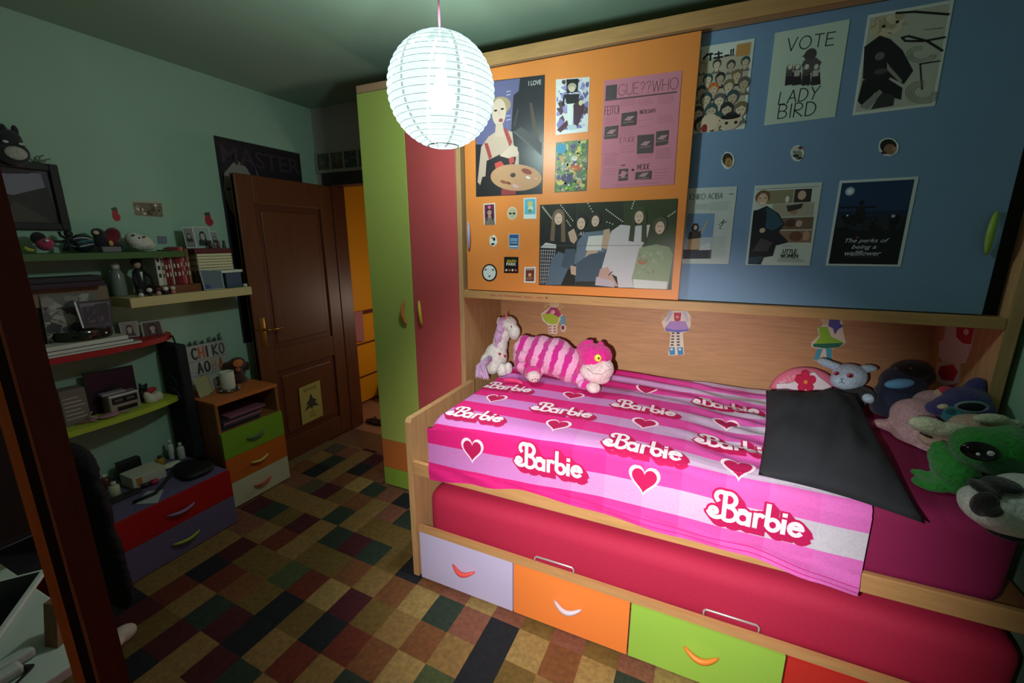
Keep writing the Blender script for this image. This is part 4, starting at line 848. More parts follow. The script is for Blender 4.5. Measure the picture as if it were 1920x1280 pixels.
for k in range(6):                                 # pasted paper seams
    t = math.pi/3*k+.35; pp = []
    for i in range(4, 97, 3):
        a = math.pi*(i/100); pp.append(((LR+.0004)*math.sin(a), -LH*math.cos(a)))
    m_ = MB(); vs = []
    for r_, z in pp:
        for dt_ in (-.0048/max(r_, .02), .0048/max(r_, .02)): vs.append(LAMP+Vector(((r_)*math.cos(t+dt_), (r_)*math.sin(t+dt_), z)))
    m_.add(vs, [(2*i, 2*i+1, 2*i+3, 2*i+2) for i in range(len(pp)-1)], SEAM); m_.build('seam', ln, smooth=True)
bu = bpy.data.materials.new('bulb_glass'); bu.use_nodes = True; b_ = bu.node_tree.nodes['Principled BSDF']; b_.inputs['Emission Color'].default_value = (.95, 1, 1, 1); b_.inputs['Emission Strength'].default_value = 1.0
MB().lathe([(.014, .086), (.015, .07), (.020, .055), (.018, .04), (.001, .034)], LAMP+Vector((0, 0, 0)), bu, 20).build('bulb', ln, smooth=True).visible_shadow = True
MB().lathe([(.018, .13), (.02, .085), (.001, .084)], LAMP, M((230, 230, 230), .5), 16).build('socket', ln, smooth=True)
MB().tube([LAMP+Vector((0, 0, .12)), (LAMP.x, LAMP.y, CZ-.03)], .0035, M((228, 130, 168), .5), 8).build('cord', ln, smooth=True)
MB().lathe([(.05, CZ-LAMP.z), (.045, CZ-LAMP.z-.025), (.01, CZ-LAMP.z-.035)], LAMP, M((220, 225, 220), .5), 24).build('ceiling_cup', ln, smooth=True)

# ================================================================== PLUSH TOYS ON THE BED
WH2 = M((236, 228, 224), .9, 'fur'); LIL = M((216, 170, 216), .9, 'fur'); PINKF = M((226, 110, 160), .9, 'fur')
def floor_to(o, z): pass
# unicorn
t = thing('plush_unicorn', 'white plush unicorn with lilac mane and tail sitting in the corner of the bed', 'plush toy', tuple(U(935, 705, 'Y', 2.02)))
Yu = 2.16
plush('body', [E(930, 668, Yu, 22, 26, .060), E(938, 645, Yu+.01, 14, 26, .045), E(946, 622, Yu+.01, 11, 24, .036), E(953, 606, Yu, 17, 14, .038), E(964, 622, Yu-.01, 12, 15, .032), E(922, 690, Yu-.04, 14, 12, .04), E(941, 694, Yu-.07, 10, 14, .028), E(953, 691, Yu-.04, 8, 13, .028), E(914, 678, Yu-.02, 13, 18, .05)], [WH2], t, .005, 4, .0012)
for u_, v_, r_ in ((935, 602, 10), (955, 606, -8)): plush('ear', [E(u_, v_, Yu-.02, 4, 9, .010, 0, r_)], [M((240, 214, 222), .9, 'fur')], t, .003, 2)
hn = MB(); a = U(948, 600, 'Y', Yu-.02); hn.tube([a, a+Vector((.004, 0, .02)), a+Vector((.008, 0, .045))], [.010, .007, .0015], M((226, 130, 130), .7), 10); hn.build('horn', t, smooth=True)
plush('mane', [E(943, 602, Yu-.012, 8, 8, .03), E(940, 615, Yu-.012, 9, 13, .034), E(936, 630, Yu-.01, 9, 15, .036), E(934, 645, Yu-.008, 8, 12, .03)], [LIL], t, .0045, 2, .004)
tl_m = MB(); rs = random.Random(3)
for k in range(70):
    a = U(918, 672, 'Y', Yu-.07)+Vector((rs.uniform(-.012, .012), rs.uniform(-.02, .02), rs.uniform(-.012, .012)))
    b = U(903+rs.uniform(-12, 14), 710+rs.uniform(-6, 8), 'Y', Yu-.20+rs.uniform(-.03, .02)); b.z = max(b.z, .884)
    m_ = a.lerp(b, .5)+Vector((-.025+rs.uniform(-.008, .008), -.01, .01)); tl_m.tube([a, a.lerp(m_, .6), m_, m_.lerp(b, .5), b], [.004, .006, .006, .005, .001], LIL, 5)
tl_m.build('tail', t, smooth=True)
for u_, v_ in ((936, 664), (946, 668)):
    c = U(u_, v_, 'Y', Yu-.065); st_ = MB(); st_.prism([c+Vector((.009*(1 if k % 2 else .45)*math.sin(k*math.pi/5), 0, .009*(1 if k % 2 else .45)*math.cos(k*math.pi/5))) for k in range(10)], (0, .012, 0), M((196, 60, 90), .7)); st_.build('star_patch', t)
e_ = MB(); e_.ell(U(959, 612, 'Y', Yu-.036), (.004, .003, .005), M((60, 40, 50), .2), None, 2); e_.build('eye', t, smooth=True)

# striped plush cat
t = thing('plush_cat', 'pink and magenta striped plush cat lying along the back of the bed', 'plush toy', tuple(U(1050, 725, 'Y', 2.13)))
Yc = 2.11
fur2 = bpy.data.materials.new('striped_fur'); fur2.use_nodes = True; nt = fur2.node_tree; b_ = nt.nodes['Principled BSDF']; b_.inputs['Roughness'].default_value = .95; b_.inputs['Sheen Weight'].default_value = .3
g_ = nt.nodes.new('ShaderNodeNewGeometry'); dt_ = nt.nodes.new('ShaderNodeVectorMath'); dt_.operation = 'DOT_PRODUCT'; dt_.inputs[1].default_value = (1.0, .1, -.28)
nt.links.new(g_.outputs['Position'], dt_.inputs[0]); ns = nt.nodes.new('ShaderNodeTexNoise'); ns.inputs['Scale'].default_value = 28; nt.links.new(g_.outputs['Position'], ns.inputs[0])
ma = nt.nodes.new('ShaderNodeMath'); ma.operation = 'MULTIPLY_ADD'; ma.inputs[1].default_value = .030; nt.links.new(ns.outputs[0], ma.inputs[0]); nt.links.new(dt_.outputs['Value'], ma.inputs[2])
mm = nt.nodes.new('ShaderNodeMath'); mm.operation = 'MULTIPLY'; mm.inputs[1].default_value = 1/.068; nt.links.new(ma.outputs[0], mm.inputs[0])
fr_ = nt.nodes.new('ShaderNodeMath'); fr_.operation = 'FRACT'; nt.links.new(mm.outputs[0], fr_.inputs[0])
rp = nt.nodes.new('ShaderNodeValToRGB'); rp.color_ramp.interpolation = 'EASE'
els = rp.color_ramp.elements; els[0].position = .0; els[0].color = lin((206, 24, 142))+(1,); els[1].position = 1.0; els[1].color = lin((206, 24, 142))+(1,)
for pos, c in ((.40, (206, 24, 142)), (.48, (240, 168, 208)), (.90, (240, 168, 208))): q = els.new(pos); q.color = lin(c)+(1,)
nt.links.new(fr_.outputs[0], rp.inputs[0]); nt.links.new(rp.outputs[0], b_.inputs['Base Color'])
n2 = nt.nodes.new('ShaderNodeTexNoise'); n2.inputs['Scale'].default_value = 150; nt.links.new(g_.outputs['Position'], n2.inputs[0]); bp = nt.nodes.new('ShaderNodeBump'); bp.inputs['Distance'].default_value = .007; nt.links.new(n2.outputs[0], bp.inputs['Height']); nt.links.new(bp.outputs[0], b_.inputs['Normal'])
HOT = M((222, 36, 140), .95, 'fur'); PALE = M((232, 200, 204), .9, 'fur')
plush('body', [E(992, 668, Yc, 30, 38, .09), E(1015, 665, Yc, 34, 37, .10), E(1042, 670, Yc-.01, 36, 37, .10), E(1068, 684, Yc-.02, 34, 33, .095), E(1092, 698, Yc-.03, 26, 24, .075), E(1000, 700, Yc-.09, 17, 14, .05)], [fur2], t, .006, 4, .003)
plush('tail', [E(975, 652, Yc-.05, 13, 14, .035), E(980, 668, Yc-.09, 12, 12, .03), E(978, 684, Yc-.06, 14, 12, .04), E(985, 640, Yc-.03, 14, 12, .04)], [fur2], t, .0055, 3, .003)
plush('leg', [E(999, 698, Yc-.12, 14, 13, .04, 0), E(1001, 706, Yc-.15, 13, 11, .035, 1)], [HOT, PALE], t, .005, 3, .001)
plush('leg', [E(1084, 708, Yc-.12, 16, 12, .035, 0, -20), E(1098, 720, Yc-.17, 15, 10, .035, 0, -10), E(1113, 727, Yc-.2, 13, 10, .035, 1)], [fur2, PALE], t, .005, 3, .001)
for k in (-5, 0, 5):
    c = U(1003+k, 710+abs(k)*.3, 'Y', Yc-.186); MB().ell(c, (.004, .003, .003), BLK, None, 2).build('toe', t, smooth=True)
hd_ = [E(1110, 668, Yc-.10, 25, 26, .07, 0), E(1098, 655, Yc-.08, 17, 16, .05, 0), E(1128, 668, Yc-.11, 20, 22, .055, 0), E(1096, 690, Yc-.09, 15, 22, .05, 0), E(1114, 699, Yc-.15, 27, 17, .058, 1, 8), E(1134, 692, Yc-.14, 17, 19, .055, 1), E(1122, 708, Yc-.14, 22, 11, .05, 1)]
hd_o = plush('head', hd_, [HOT, PALE], t, .005, 4, .0015)
plush('ear', [E(1100, 644, Yc-.09, 9, 8, .02, 0, -10), E(1108, 642, Yc-.09, 5, 6, .012, 0)], [HOT], t, .004, 2, .001)
plush('ear', [E(1127, 648, Yc-.08, 7, 9, .018, 0, -25)], [HOT], t, .004, 2, .001)
for u_, v_, dy in ((1121, 671, -.172),):
    c = U(u_, v_, 'Y', Yc+dy); k = .0026
    ey = MB().ell(c, (.017, .010, .018), M((236, 224, 74), .3), Matrix.Rotation(0, 3, 'Y'), 3).build('eye', t, smooth=True)
    MB().ell(c+Vector((.006, -.0098, .002)), (.005, .002, .006), BLK, None, 2).build('pupil', ey, smooth=True)
ml = MB(); pth = [U(u_, v_, 'Y', Yc-.212) for u_, v_ in ((1100, 690), (1112, 700), (1128, 702), (1143, 692))]; ml.tube(pth, .0014, M((150, 132, 140), .8), 6); ml.build('mouth_seam', t, smooth=True)
MB().ell(U(1136, 676, 'Y', Yc-.195), (.008, .005, .005), M((196, 60, 130), .6), None, 2).build('nose', t, smooth=True)
# rolled pink fold of cloth under the cat
fb_ = MB(); P_ = [U(u_, v_, 'Z', .893) for u_, v_ in ((944, 712), (958, 712), (970, 714), (980, 718))]
single('pink_cloth', fb_.tube(P_, [.008, .012, .011, .006], M((226, 60, 120), .85, 'cloth'), 12), 'small bunched hot pink cloth beside the plush cat\'s hind leg', 'cloth', smooth=True)

# pink cushion with lettering
c0 = U(1507, 744, 'Y', 2.385); c0.z += .02; RC_ = .152
t = thing('round_cushion', 'round pink cushion with red flower and white lettering leaning on the alcove board', 'cushion', (c0.x, 2.38, .86))
cu = MB(); cu.lathe([(.001, -.045), (RC_*.5, -.042), (RC_*.8, -.032), (RC_*.95, -.018), (RC_, 0), (RC_*.95, .018), (RC_*.8, .03), (.001, .04)], (c0.x-.0, 2.385, c0.z-.02), M((236, 128, 158), .85, 'cloth'), 40, 'Y'); cu.v = [Vector((v.x, v.y, max(v.z, .890))) for v in cu.v]; cu.build('pad', t, smooth=True)
cH = crop(1400, 560, 2.9096)
def sh3(q): p_ = U(*cH(*q), 'Y', 2.336); return p_
pt = MB(); k_ = 0
def dec(pts, m, y=2.334):
    P3 = [U(*cH(*q), 'Y', y) for q in pts]
    c = sum(P3, Vector())/len(P3); n = len(P3)
    out = P3+[p_+Vector((0, .016, 0)) for p_ in P3]
    pt.prism(P3, (0, .016, 0), m)
dec([(162, 465), (230, 462), (275, 448), (310, 420), (370, 400), (400, 430), (460, 475), (470, 500), (165, 500)], M((240, 232, 240), .8, 'cloth'), 2.3320)
for k in range(5):
    a = math.pi*2*k/5-1.57; dec(el(322+36*math.cos(a), 452+36*math.sin(a), 24, 24, 14), M((214, 36, 84), .8, 'cloth'), 2.3300+.0004*k)
dec(el(322, 452, 26, 26, 14), M((214, 36, 84), .8, 'cloth'), 2.3290); dec(el(322, 454, 11, 11, 12), M((246, 150, 60), .8), 2.3275)
pt.build('flower_patch', t)
lt_ = MB()
txt_ = 'Hello Kitty'; 
for i, ch in enumerate(txt_):
    if ch == ' ': continue
    cu_ = bpy.data.curves.new('t', 'FONT'); cu_.body = ch; cu_.resolution_u = 2; cu_.offset = .02; oo = bpy.data.objects.new('t', cu_); COL.objects.link(oo); me = oo.to_mesh(); vs = [v.co.copy() for v in me.vertices]; fs = [tuple(q.vertices) for q in me.polygons]; oo.to_mesh_clear(); bpy.data.objects.remove(oo); bpy.data.curves.remove(cu_)
    tt = i/(len(txt_)-1); ang = R(62-84*tt); rr_ = .112; cx = c0.x-.01; ctr = Vector((cx+rr_*math.cos(math.pi/2+ang), 2.345+.0*tt, c0.z-.02+rr_*math.sin(math.pi/2+ang))); s_ = .030
    lt_.add([ctr+Vector(((v.x*s_)*math.cos(ang)-(v.y*s_)*math.sin(ang), -.006, (v.x*s_)*math.sin(ang)+(v.y*s_)*math.cos(ang))) for v in vs], fs, M((246, 196, 214), .8))
lt_.build('lettering', t)

# white-blue rabbit
t = thing('plush_rabbit', 'pale blue plush rabbit with pink eyes and long spread ears in dark clothes', 'plush toy', tuple(U(1592, 775, 'Y', 2.30)))
RB = M((190, 214, 238), .85, 'fur'); DKF = M((44, 42, 48), .9, 'fur'); Yr = 2.28
plush('head', [E(1592, 705, Yr, 28, 24, .06), E(1585, 712, Yr-.02, 24, 20, .05)], [RB], t, .005, 3)
plush('ear', [E(1568, 688, Yr+.01, 18, 8, .018, 0, 24), E(1550, 681, Yr+.015, 17, 8, .018, 0, 20)], [RB], t, .004, 2)
plush('ear', [E(1614, 693, Yr+.01, 18, 7, .018, 0, -6), E(1628, 690, Yr+.01, 14, 7, .018, 0, -4)], [RB], t, .004, 2)
plush('body', [E(1592, 745, Yr-.02, 28, 28, .06), E(1618, 738, Yr-.03, 20, 14, .035, 0, 20), E(1570, 750, Yr-.02, 18, 22, .05)], [DKF], t, .006, 3)
plush('paw', [E(1628, 747, Yr-.07, 10, 9, .022, 0, 30)], [RB], t, .004, 2)
for u_, v_, w_ in ((1568, 700, 4.5), (1594, 704, 5.5)):
    c = U(u_, v_, 'Y', Yr-.075 if u_ < 1580 else Yr-.062); k = (c-Vector((0, 0, CH))).dot(F_)/FPX
    ey = MB().ell(c, (w_*k, .004, w_*k*.85), M((196, 60, 90), .3), None, 2).build('eye', t, smooth=True); MB().ell(c+Vector((0, -.003, 0)), (w_*k*.5, .002, w_*k*.45), BLK, None, 2).build('pupil', ey, smooth=True)
c = U(1579, 712, 'Y', Yr-.083); mb = MB()
mb.tube([c+Vector((-.006, 0, .004)), c, c+Vector((.006, 0, .004))], .0011, M((60, 60, 70))); mb.tube([c, c+Vector((0, .001, -.010)), c+Vector((-.009, .002, -.017))], .0011, M((60, 60, 70))); mb.tube([c+Vector((0, .001, -.010)), c+Vector((.010, .003, -.016))], .0011, M((60, 60, 70))); mb.build('mouth', t)

# navy bean plush
t = thing('plush_bean', 'dark navy rounded plush with a light blue oval patch beside the rabbit', 'plush toy', tuple(U(1690, 790, 'Y', 2.28)))
NVF = M((44, 52, 78), .9, 'fur'); Yn = 2.33
plush('body', [E(1692, 718, Yn, 36, 34, .07), E(1684, 742, Yn, 38, 34, .075), E(1675, 765, Yn-.02, 36, 28, .075)], [NVF], t, .006, 4)
plush('hood', [E(1708, 695, Yn+.01, 32, 20, .07, 0, -8), E(1722, 705, Yn+.02, 24, 20, .06)], [M((26, 24, 28), .9, 'fur')], t, .006, 3)
plush('patch', [E(1686, 719, Yn-.075, 23, 10, .018, 0, -14)], [M((110, 176, 220), .7, 'cloth')], t, .004, 2)
for u_ in (1680, 1708): MB().ell(U(u_, 690, 'Y', Yn-.062), (.005, .003, .004), M((120, 110, 100), .4), None, 2).build('button', t, smooth=True)

# big pale pink plush
t = thing('plush_pig', 'large pale pink plush slumped behind the green toy', 'plush toy', tuple(U(1760, 880, 'Y', 1.98)))
PPK = M((196, 156, 162), .9, 'fur'); Yp = 2.06
plush('body', [E(1752, 765, Yp+.10, 34, 34, .09, 0), E(1722, 782, Yp+.04, 42, 34, .10), E(1735, 815, Yp-.02, 50, 40, .11), E(1765, 850, Yp-.08, 48, 40, .10), E(1650, 793, Yp+.03, 14, 8, .025, 0, -20), E(1668, 797, Yp+.03, 18, 12, .03)], [PPK], t, .008, 5)
# red and cream little plush behind
t2 = thing('small_plush', 'small red and cream plush on top of the pale pink toy', 'plush toy', tuple(U(1775, 745, 'Y', 2.20)))
plush('body', [E(1775, 733, 2.13, 13, 9, .03, 0), E(1762, 737, 2.13, 8, 8, .02, 1), E(1790, 738, 2.13, 9, 9, .02, 1)], [M((206, 50, 74), .9, 'fur'), M((216, 196, 170), .9, 'fur')], t2, .004, 2)
# blue creature
t = thing('plush_bear', 'dark blue plush with teal belly and grey-rimmed ear lying on its back', 'plush toy', tuple(U(1815, 800, 'Y', 2.05)))
BLF = M((58, 58, 118), .9, 'fur'); TEAL = M((40, 128, 142), .9, 'fur'); Yb = 1.98
plush('body', [E(1815, 752, Yb+.05, 36, 26, .08, 0), E(1790, 758, Yb+.02, 30, 16, .05, 0), E(1765, 765, Yb+.02, 24, 14, .045, 0, -10), E(1838, 765, Yb+.02, 34, 20, .06, 0), E(1796, 779, Yb-.02, 24, 20, .05, 1), E(1826, 730, Yb+.08, 14, 26, .04, 0, 20)], [BLF, TEAL], t, .007, 4)
ea = MB(); c = U(1821, 762, 'Y', Yb-.075); ea.tube([c+Vector((.040*math.cos(a), -.004, .018*math.sin(a)+.004*math.cos(a))) for a in [2*math.pi*i/24 for i in range(25)]], .0045, M((120, 150, 150), .8), 8); ea.ell(c, (.036, .012, .016), M((24, 26, 34), .8)); ea.build('ear', t, smooth=True)
plush('paw', [E(1768, 762, Yb-.05, 9, 5, .015, 0, -20)], [M((206, 196, 160), .9, 'fur')], t, .004, 2)
# cream cow-like plush
t = thing('plush_cow', 'cream plush animal with long drooping ears tucked behind the green toy', 'plush toy', tuple(U(1780, 850, 'Y', 1.86)))
CRM = M((206, 206, 176), .9, 'fur'); BEI = M((196, 166, 146), .9, 'fur'); Yw = 1.80
plush('head', [E(1775, 822, Yw+.02, 42, 20, .06, 1, -8), E(1806, 815, Yw+.03, 34, 26, .06, 1), E(1840, 800, Yw+.04, 46, 22, .06, 1)], [CRM, BEI], t, .006, 4)
plush('ear', [E(1740, 797, Yw-.02, 30, 16, .025, 0, 6), E(1775, 805, Yw-.02, 38, 14, .025, 0, -10), E(1805, 812, Yw-.01, 26, 12, .02, 0, -14)], [CRM], t, .005, 3)
plush('ear', [E(1858, 785, Yw-.01, 26, 10, .022, 0, -8), E(1884, 793, Yw, 24, 7, .02, 0, -14)], [CRM, M((176, 70, 80), .9, 'fur')], t, .005, 3)
ey = MB(); c = U(1739, 816, 'Y', Yw-.045); ey.tube([c+Vector((-.02, 0, .006)), c+Vector((-.005, -.002, -.001)), c+Vector((.012, 0, -.006))], .003, BLK, 8); ey.build('closed_eye', t, smooth=True)
# green dinosaur
t = thing('plush_dragon', 'bright green plush creature with large glossy dark eye sprawled near the pillow end', 'plush toy', tuple(U(1780, 925, 'Y', 1.62)))
GRN = M((36, 132, 44), .9, 'fur'); GRD = M((52, 104, 62), .9, 'fur'); Yg = 1.64
plush('body', [E(1790, 878, Yg, 34, 34, .07), E(1770, 858, Yg+.02, 22, 24, .05, 0, 20), E(1800, 900, Yg, 38, 26, .07), E(1742, 908, Yg-.02, 28, 10, .035, 0, 8), E(1738, 893, Yg+.03, 26, 9, .03, 0, 14), E(1758, 838, Yg+.04, 10, 14, .02, 0, 30)], [GRN], t, .006, 4, .003)
plush('head', [E(1845, 842, Yg-.03, 48, 40, .085), E(1880, 838, Yg-.03, 44, 36, .08), E(1868, 862, Yg-.06, 44, 28, .07, 1), E(1908, 815, Yg, 26, 14, .04, 0, 18)], [GRN, GRD], t, .007, 4, .002)
c = U(1838, 846, 'Y', Yg-.118)
ey = MB().ell(c, (.043, .016, .027), M((14, 14, 16), .12), Matrix.Rotation(R(6), 3, 'Y')).build('eye', t, smooth=True)
for dx, dz, r_ in ((.014, .004, .0085), (-.010, -.003, .005)): MB().ell(c+Vector((dx, -.0150, dz)), (r_, .003, r_*.9), M((236, 236, 236), .3), None, 2).build('eye_glint', ey, smooth=True)
# white and black plush
t = thing('plush_panda', 'large white plush with black patches at the right end of the bed', 'plush toy', tuple(U(1900, 985, 'Y', 1.5)))
Ya = 1.39
plush('body', [E(1890, 958, Ya+.02, 62, 44, .10, 0), E(1930, 945, Ya+.04, 56, 52, .10, 0), E(1850, 950, Ya, 38, 32, .08, 0)], [M((200, 200, 192), .9, 'fur')], t, .008, 4)
plush('patch', [E(1846, 945, Ya-.075, 20, 26, .02, 0, 12), E(1860, 958, Ya-.092, 16, 10, .02, 0, -30)], [M((26, 24, 26), .9, 'fur')], t, .005, 2)
plush('limb', [E(1845, 916, Ya+.0, 26, 10, .04, 0, 20), E(1880, 908, Ya+.02, 28, 10, .04)], [M((26, 24, 26), .9, 'fur')], t, .006, 3)
plush('limb', [E(1905, 990, Ya-.02, 46, 12, .06, 0, -16)], [M((26, 24, 26), .9, 'fur')], t, .006, 3)

# black pillow
def pillow(c4, th, m, nx=26, ny=34, seed=0, wr=.006):
    A, B, C, D = [Vector(p_) for p_ in c4]          # TL, TR, BR, BL
    n = ((B-A).cross(D-A)).normalized(); n = n if n.z > 0 or n.y < 0 else -n
    vs = []
    for side in (1, -1):
        for j in range(ny+1):
            for i in range(nx+1):
                a, b = i/nx, j/ny
                p_ = (A*(1-a)+B*a)*(1-b)+(D*(1-a)+C*a)*b
                e = (max(0, math.sin(math.pi*a))*max(0, math.sin(math.pi*b)))**.45
                pin = 1-.05*(math.sin(math.pi*a)+math.sin(math.pi*b)); ce = (A+B+C+D)/4; p_ = ce+(p_-ce)*pin
                w_ = noise.noise(Vector((a*3+seed, b*4, side*.5)))*wr*2+noise.noise(Vector((a*9+seed+b*5, b*3, 5)))*wr
                vs.append(p_+n*(side*(th*e*(1 if side > 0 else .12))+(w_*e if side > 0 else 0)))
    q = nx+1; o = q*(ny+1); fs = []
    for s_ in (0, o):
        for j in range(ny):
            for i in range(nx): fs.append((s_+j*q+i, s_+j*q+i+1, s_+(j+1)*q+i+1, s_+(j+1)*q+i))
    ring = [(j*q, (j+1)*q) for j in range(ny)]+[(j*q+nx, (j+1)*q+nx) for j in range(ny)]+[(i, i+1) for i in range(nx)]+[(ny*q+i, ny*q+i+1) for i in range(nx)]
    for a, b in ring: fs.append((a, b, b+o, a+o))
    mb = MB(); mb.add(vs, fs, m); return mb
TLp = U(1436, 732, 'Z', .985); TRp = U(1604, 738, 'Z', 1.0); BRp = U(1736, 982, 'Z', .885); BLp = U(1422, 890, 'Z', .905)
single('black_pillow', pillow([TLp, TRp, BRp, BLp], .075, M((40, 41, 47), .95, 'cloth'), wr=.022), 'black cotton pillow resting over the blanket end and leaning on the pink cushion', 'pillow', smooth=True)

# ================================================================== LEFT WALL
NX_ = (1, 0, 0)
cW = crop(0, 200, 4.0); cV = crop(0, 480, 4.0)
def xpanel(pts, X, paper, **k): return panel(lambda x, y: (x, y), pts, 'X', X, NX_, paper, **k)
# big dark poster behind the door
p = xpanel([(401, 253), (562, 286), (573, 420), (440, 545)], XL, M((50, 42, 50), .5))
c4 = [Vector((XL, 1.862, 2.236)), Vector((XL, 2.487, 2.236)), Vector((XL, 2.487, .92)), Vector((XL, 1.862, .92))]
p = Panel(c4, NX_, M((44, 36, 44), .5))
SH_ = M((150, 140, 130), .6)
p.disc(.20, .24, .17, SH_, .15); p.poly([(.02, .02), (.4, .02), (.36, .14), (.2, .09), (.06, .16)], M((52, 40, 46))); p.line([(.07, .235), (.27, .225)], .016, M((60, 50, 50))); p.line([(.33, .22), (.42, .23)], .014, M((60, 50, 50)))
p.disc(.17, .265, .07, M((206, 206, 196)), .012); p.disc(.38, .262, .05, M((200, 200, 190)), .012); p.disc(.17, .265, .02, BLK, .011); p.poly([(.1, .30), (.28, .3), (.25, .45), (.14, .44)], SH_); p.poly([(.4, .1), (.52, .3), (.5, .36), (.44, .3)], M((90, 90, 120)))
p.poly([(.6, .28), (.96, .27), (.97, .30), (.62, .31)], M((150, 110, 106))); p.font('MASTER', .05, .035, .98, .115, M((74, 56, 66)), 0, .01)
p.done('dark_poster', 'tall dark poster with a face on the left wall, half hidden by the door', 'poster')
# small photo and strawberry stickers, card
p = Panel([U(246, 376, 'X', XL), U(304, 378, 'X', XL), U(307, 408, 'X', XL), U(252, 404, 'X', XL)], NX_, M((176, 170, 156), .6)); p.rect(.03, .12, .97, .96, M((118, 104, 86))); p.confetti(.05, .15, .95, .9, 26, [M((226, 216, 196)), M((80, 66, 54)), M((150, 130, 106))], .04, .1); p.done('wall_photo', 'small landscape photo print stuck on the left wall between two strawberry stickers', 'photo')
for (u, v), lb in (((216, 402), 'strawberry wall sticker left of the small landscape photo'), ((390, 411), 'strawberry wall sticker right of the small photo, above the books')):
    mb = MB(); 
    def qx(pts, m, k): mb.prism([U(u+a, v+b, 'X', XL)+Vector((.0003+k*.0004, 0, 0)) for a, b in pts], (.0012, 0, 0), m)
    qx([(-5, -8), (4, -9), (5, -2), (9, 2), (10, 8), (6, 13), (0, 12), (-5, 6), (-6, -2)], M((176, 44, 56), .6), 0); qx([(-8, -12), (2, -14), (4, -8), (-6, -7)], M((52, 84, 60), .6), 1)
    single('strawberry_sticker', mb, lb, 'sticker')
p = Panel([U(294, 442, 'X', XL), U(312, 443, 'X', XL), U(313, 457, 'X', XL), U(296, 457, 'X', XL)], NX_, M((110, 112, 130), .6)); p.rect(.1, .1, .9, .9, M((120, 120, 140))); p.done('wall_card', 'tiny grey-blue card stuck on the wall right of the white plush seal', 'card')
# framed picture
FR = M((26, 20, 22), .6)
t = thing('picture_frame', 'black framed dark landscape picture hanging on the left wall at the photo edge', 'picture', (XL+.01, .95, 1.65))
y0, y1, z0, z1 = .76, 1.092, 1.652, 1.950
fm = MB(); wdt = .032
fm.box((XL+.001, y0, z0), (XL+.022, y0+wdt, z1), FR, .003).box((XL+.001, y1-wdt, z0), (XL+.022, y1, z1), FR, .003).box((XL+.001, y0+wdt, z1-wdt), (XL+.022, y1-wdt, z1), FR, .003).box((XL+.001, y0+wdt, z0), (XL+.022, y1-wdt, z0+wdt), FR, .003); fm.build('frame', t)
p = Panel([Vector((XL+.001, y0+wdt, z1-wdt)), Vector((XL+.001, y1-wdt, z1-wdt)), Vector((XL+.001, y1-wdt, z0+wdt)), Vector((XL+.001, y0+wdt, z0+wdt))], NX_, M((70, 66, 74), .6))
p.poly([(0, .08), (.9, .06), (.92, .35), (.5, .5), (0, .42)], M((126, 122, 140), .6)); p.poly([(.1, 0), (.9, 0), (.75, .08), (.5, .12), (.2, .1)], M((40, 26, 30), .6)); p.poly([(0, .4), (.5, .5), (.95, .3), (1, 1), (0, 1)], M((44, 38, 36), .6)); p.poly([(.3, 1), (.5, .6), (.85, .92), (.9, 1)], M((70, 62, 54), .6)); p.mb.build('picture', t)
# grey round-bellied plush and sprig on top of the frame
t = thing('plush_owl', 'dark grey plush with round pale belly sitting on top of the black picture frame', 'plush toy', (-2.80, .93, 1.952))
DG = M((46, 46, 50), .9, 'fur'); PB = M((176, 176, 166), .9, 'fur')
plush('body', [E(22, 285, -2.80, 34, 24, .03, 0, 0, 'X'), E(18, 262, -2.80, 24, 20, .03, 0, 0, 'X')], [DG], t, .006, 3, bed=False)
for u, v in ((6, 243), (28, 246)): plush('ear', [E(u, v, -2.80, 7, 12, .014, 0, 0, 'X')], [DG], t, .005, 2, bed=False)
plush('belly', [E(30, 287, -2.772, 22, 13, .012, 0, 0, 'X')], [PB], t, .004, 2, bed=False)
for u, v in ((10, 265), (40, 270)): MB().ell(U(u, v, 'X', -2.768), (.004, .010, .006), M((190, 190, 190), .4), None, 2).build('eye', t, smooth=True)
mb = MB()
for dx, dy in ((-8, -4), (6, -9), (18, -2), (10, 2)): mb.tube([U(72, 302, 'X', -2.82), U(72+dx*.6, 302+dy, 'X', -2.82), U(76+dx, 300+dy, 'X', -2.82)], .003, M((110, 110, 110), .8), 6)
single('dried_sprig', mb, 'little grey dried sprig on the frame beside the grey plush', 'sprig')
# ---- shelves
def wavy(name, z, th, y0, y1, xe, m, lb, round_=.16):
    pts = [(XL+.001, y0), (xe, y0)]; n = 14
    for i in range(n+1):
        a = math.pi/2*i/n; pts.append((XL+.001+(xe-XL)*math.cos(a)**.8 if i < n else XL+.001, y1-round_+round_*math.sin(a)))
    mb = MB(); mb.prism([(x, y, z-th) for x, y in pts], (0, 0, th), m); return single(name, mb, lb, 'shelf')
wavy('wall_shelf', 1.547, .03, .30, 1.56, -2.65, M((62, 96, 40), .5), 'dark green wall shelf, topmost, holding plush toys')
wavy('wall_shelf', 1.088, .028, .30, 1.42, -2.64, M((170, 26, 30), .5), 'red curved wall shelf holding magazines', .42)
wavy('wall_shelf', .735, .028, .30, 1.44, -2.64, M((176, 190, 60), .5), 'yellow-green curved wall shelf with the silver radio', .5)
single('wall_shelf', MB().box((XL+.001, 1.172, 1.272), (-2.62, 1.815, 1.322), M((206, 184, 132), .55), .003), 'thick cream wall shelf carrying the red books', 'shelf')
SZ = {'g': 1.5475, 'c': 1.3225, 'r': 1.0885, 'y': .7355}
def bx(name, lo, hi, m, lb, cat, r=.002, group=None, rot=None, parts=None):
    if parts is None: return single(name, MB().box(lo, hi, m, r, rot=rot), lb, cat, group)
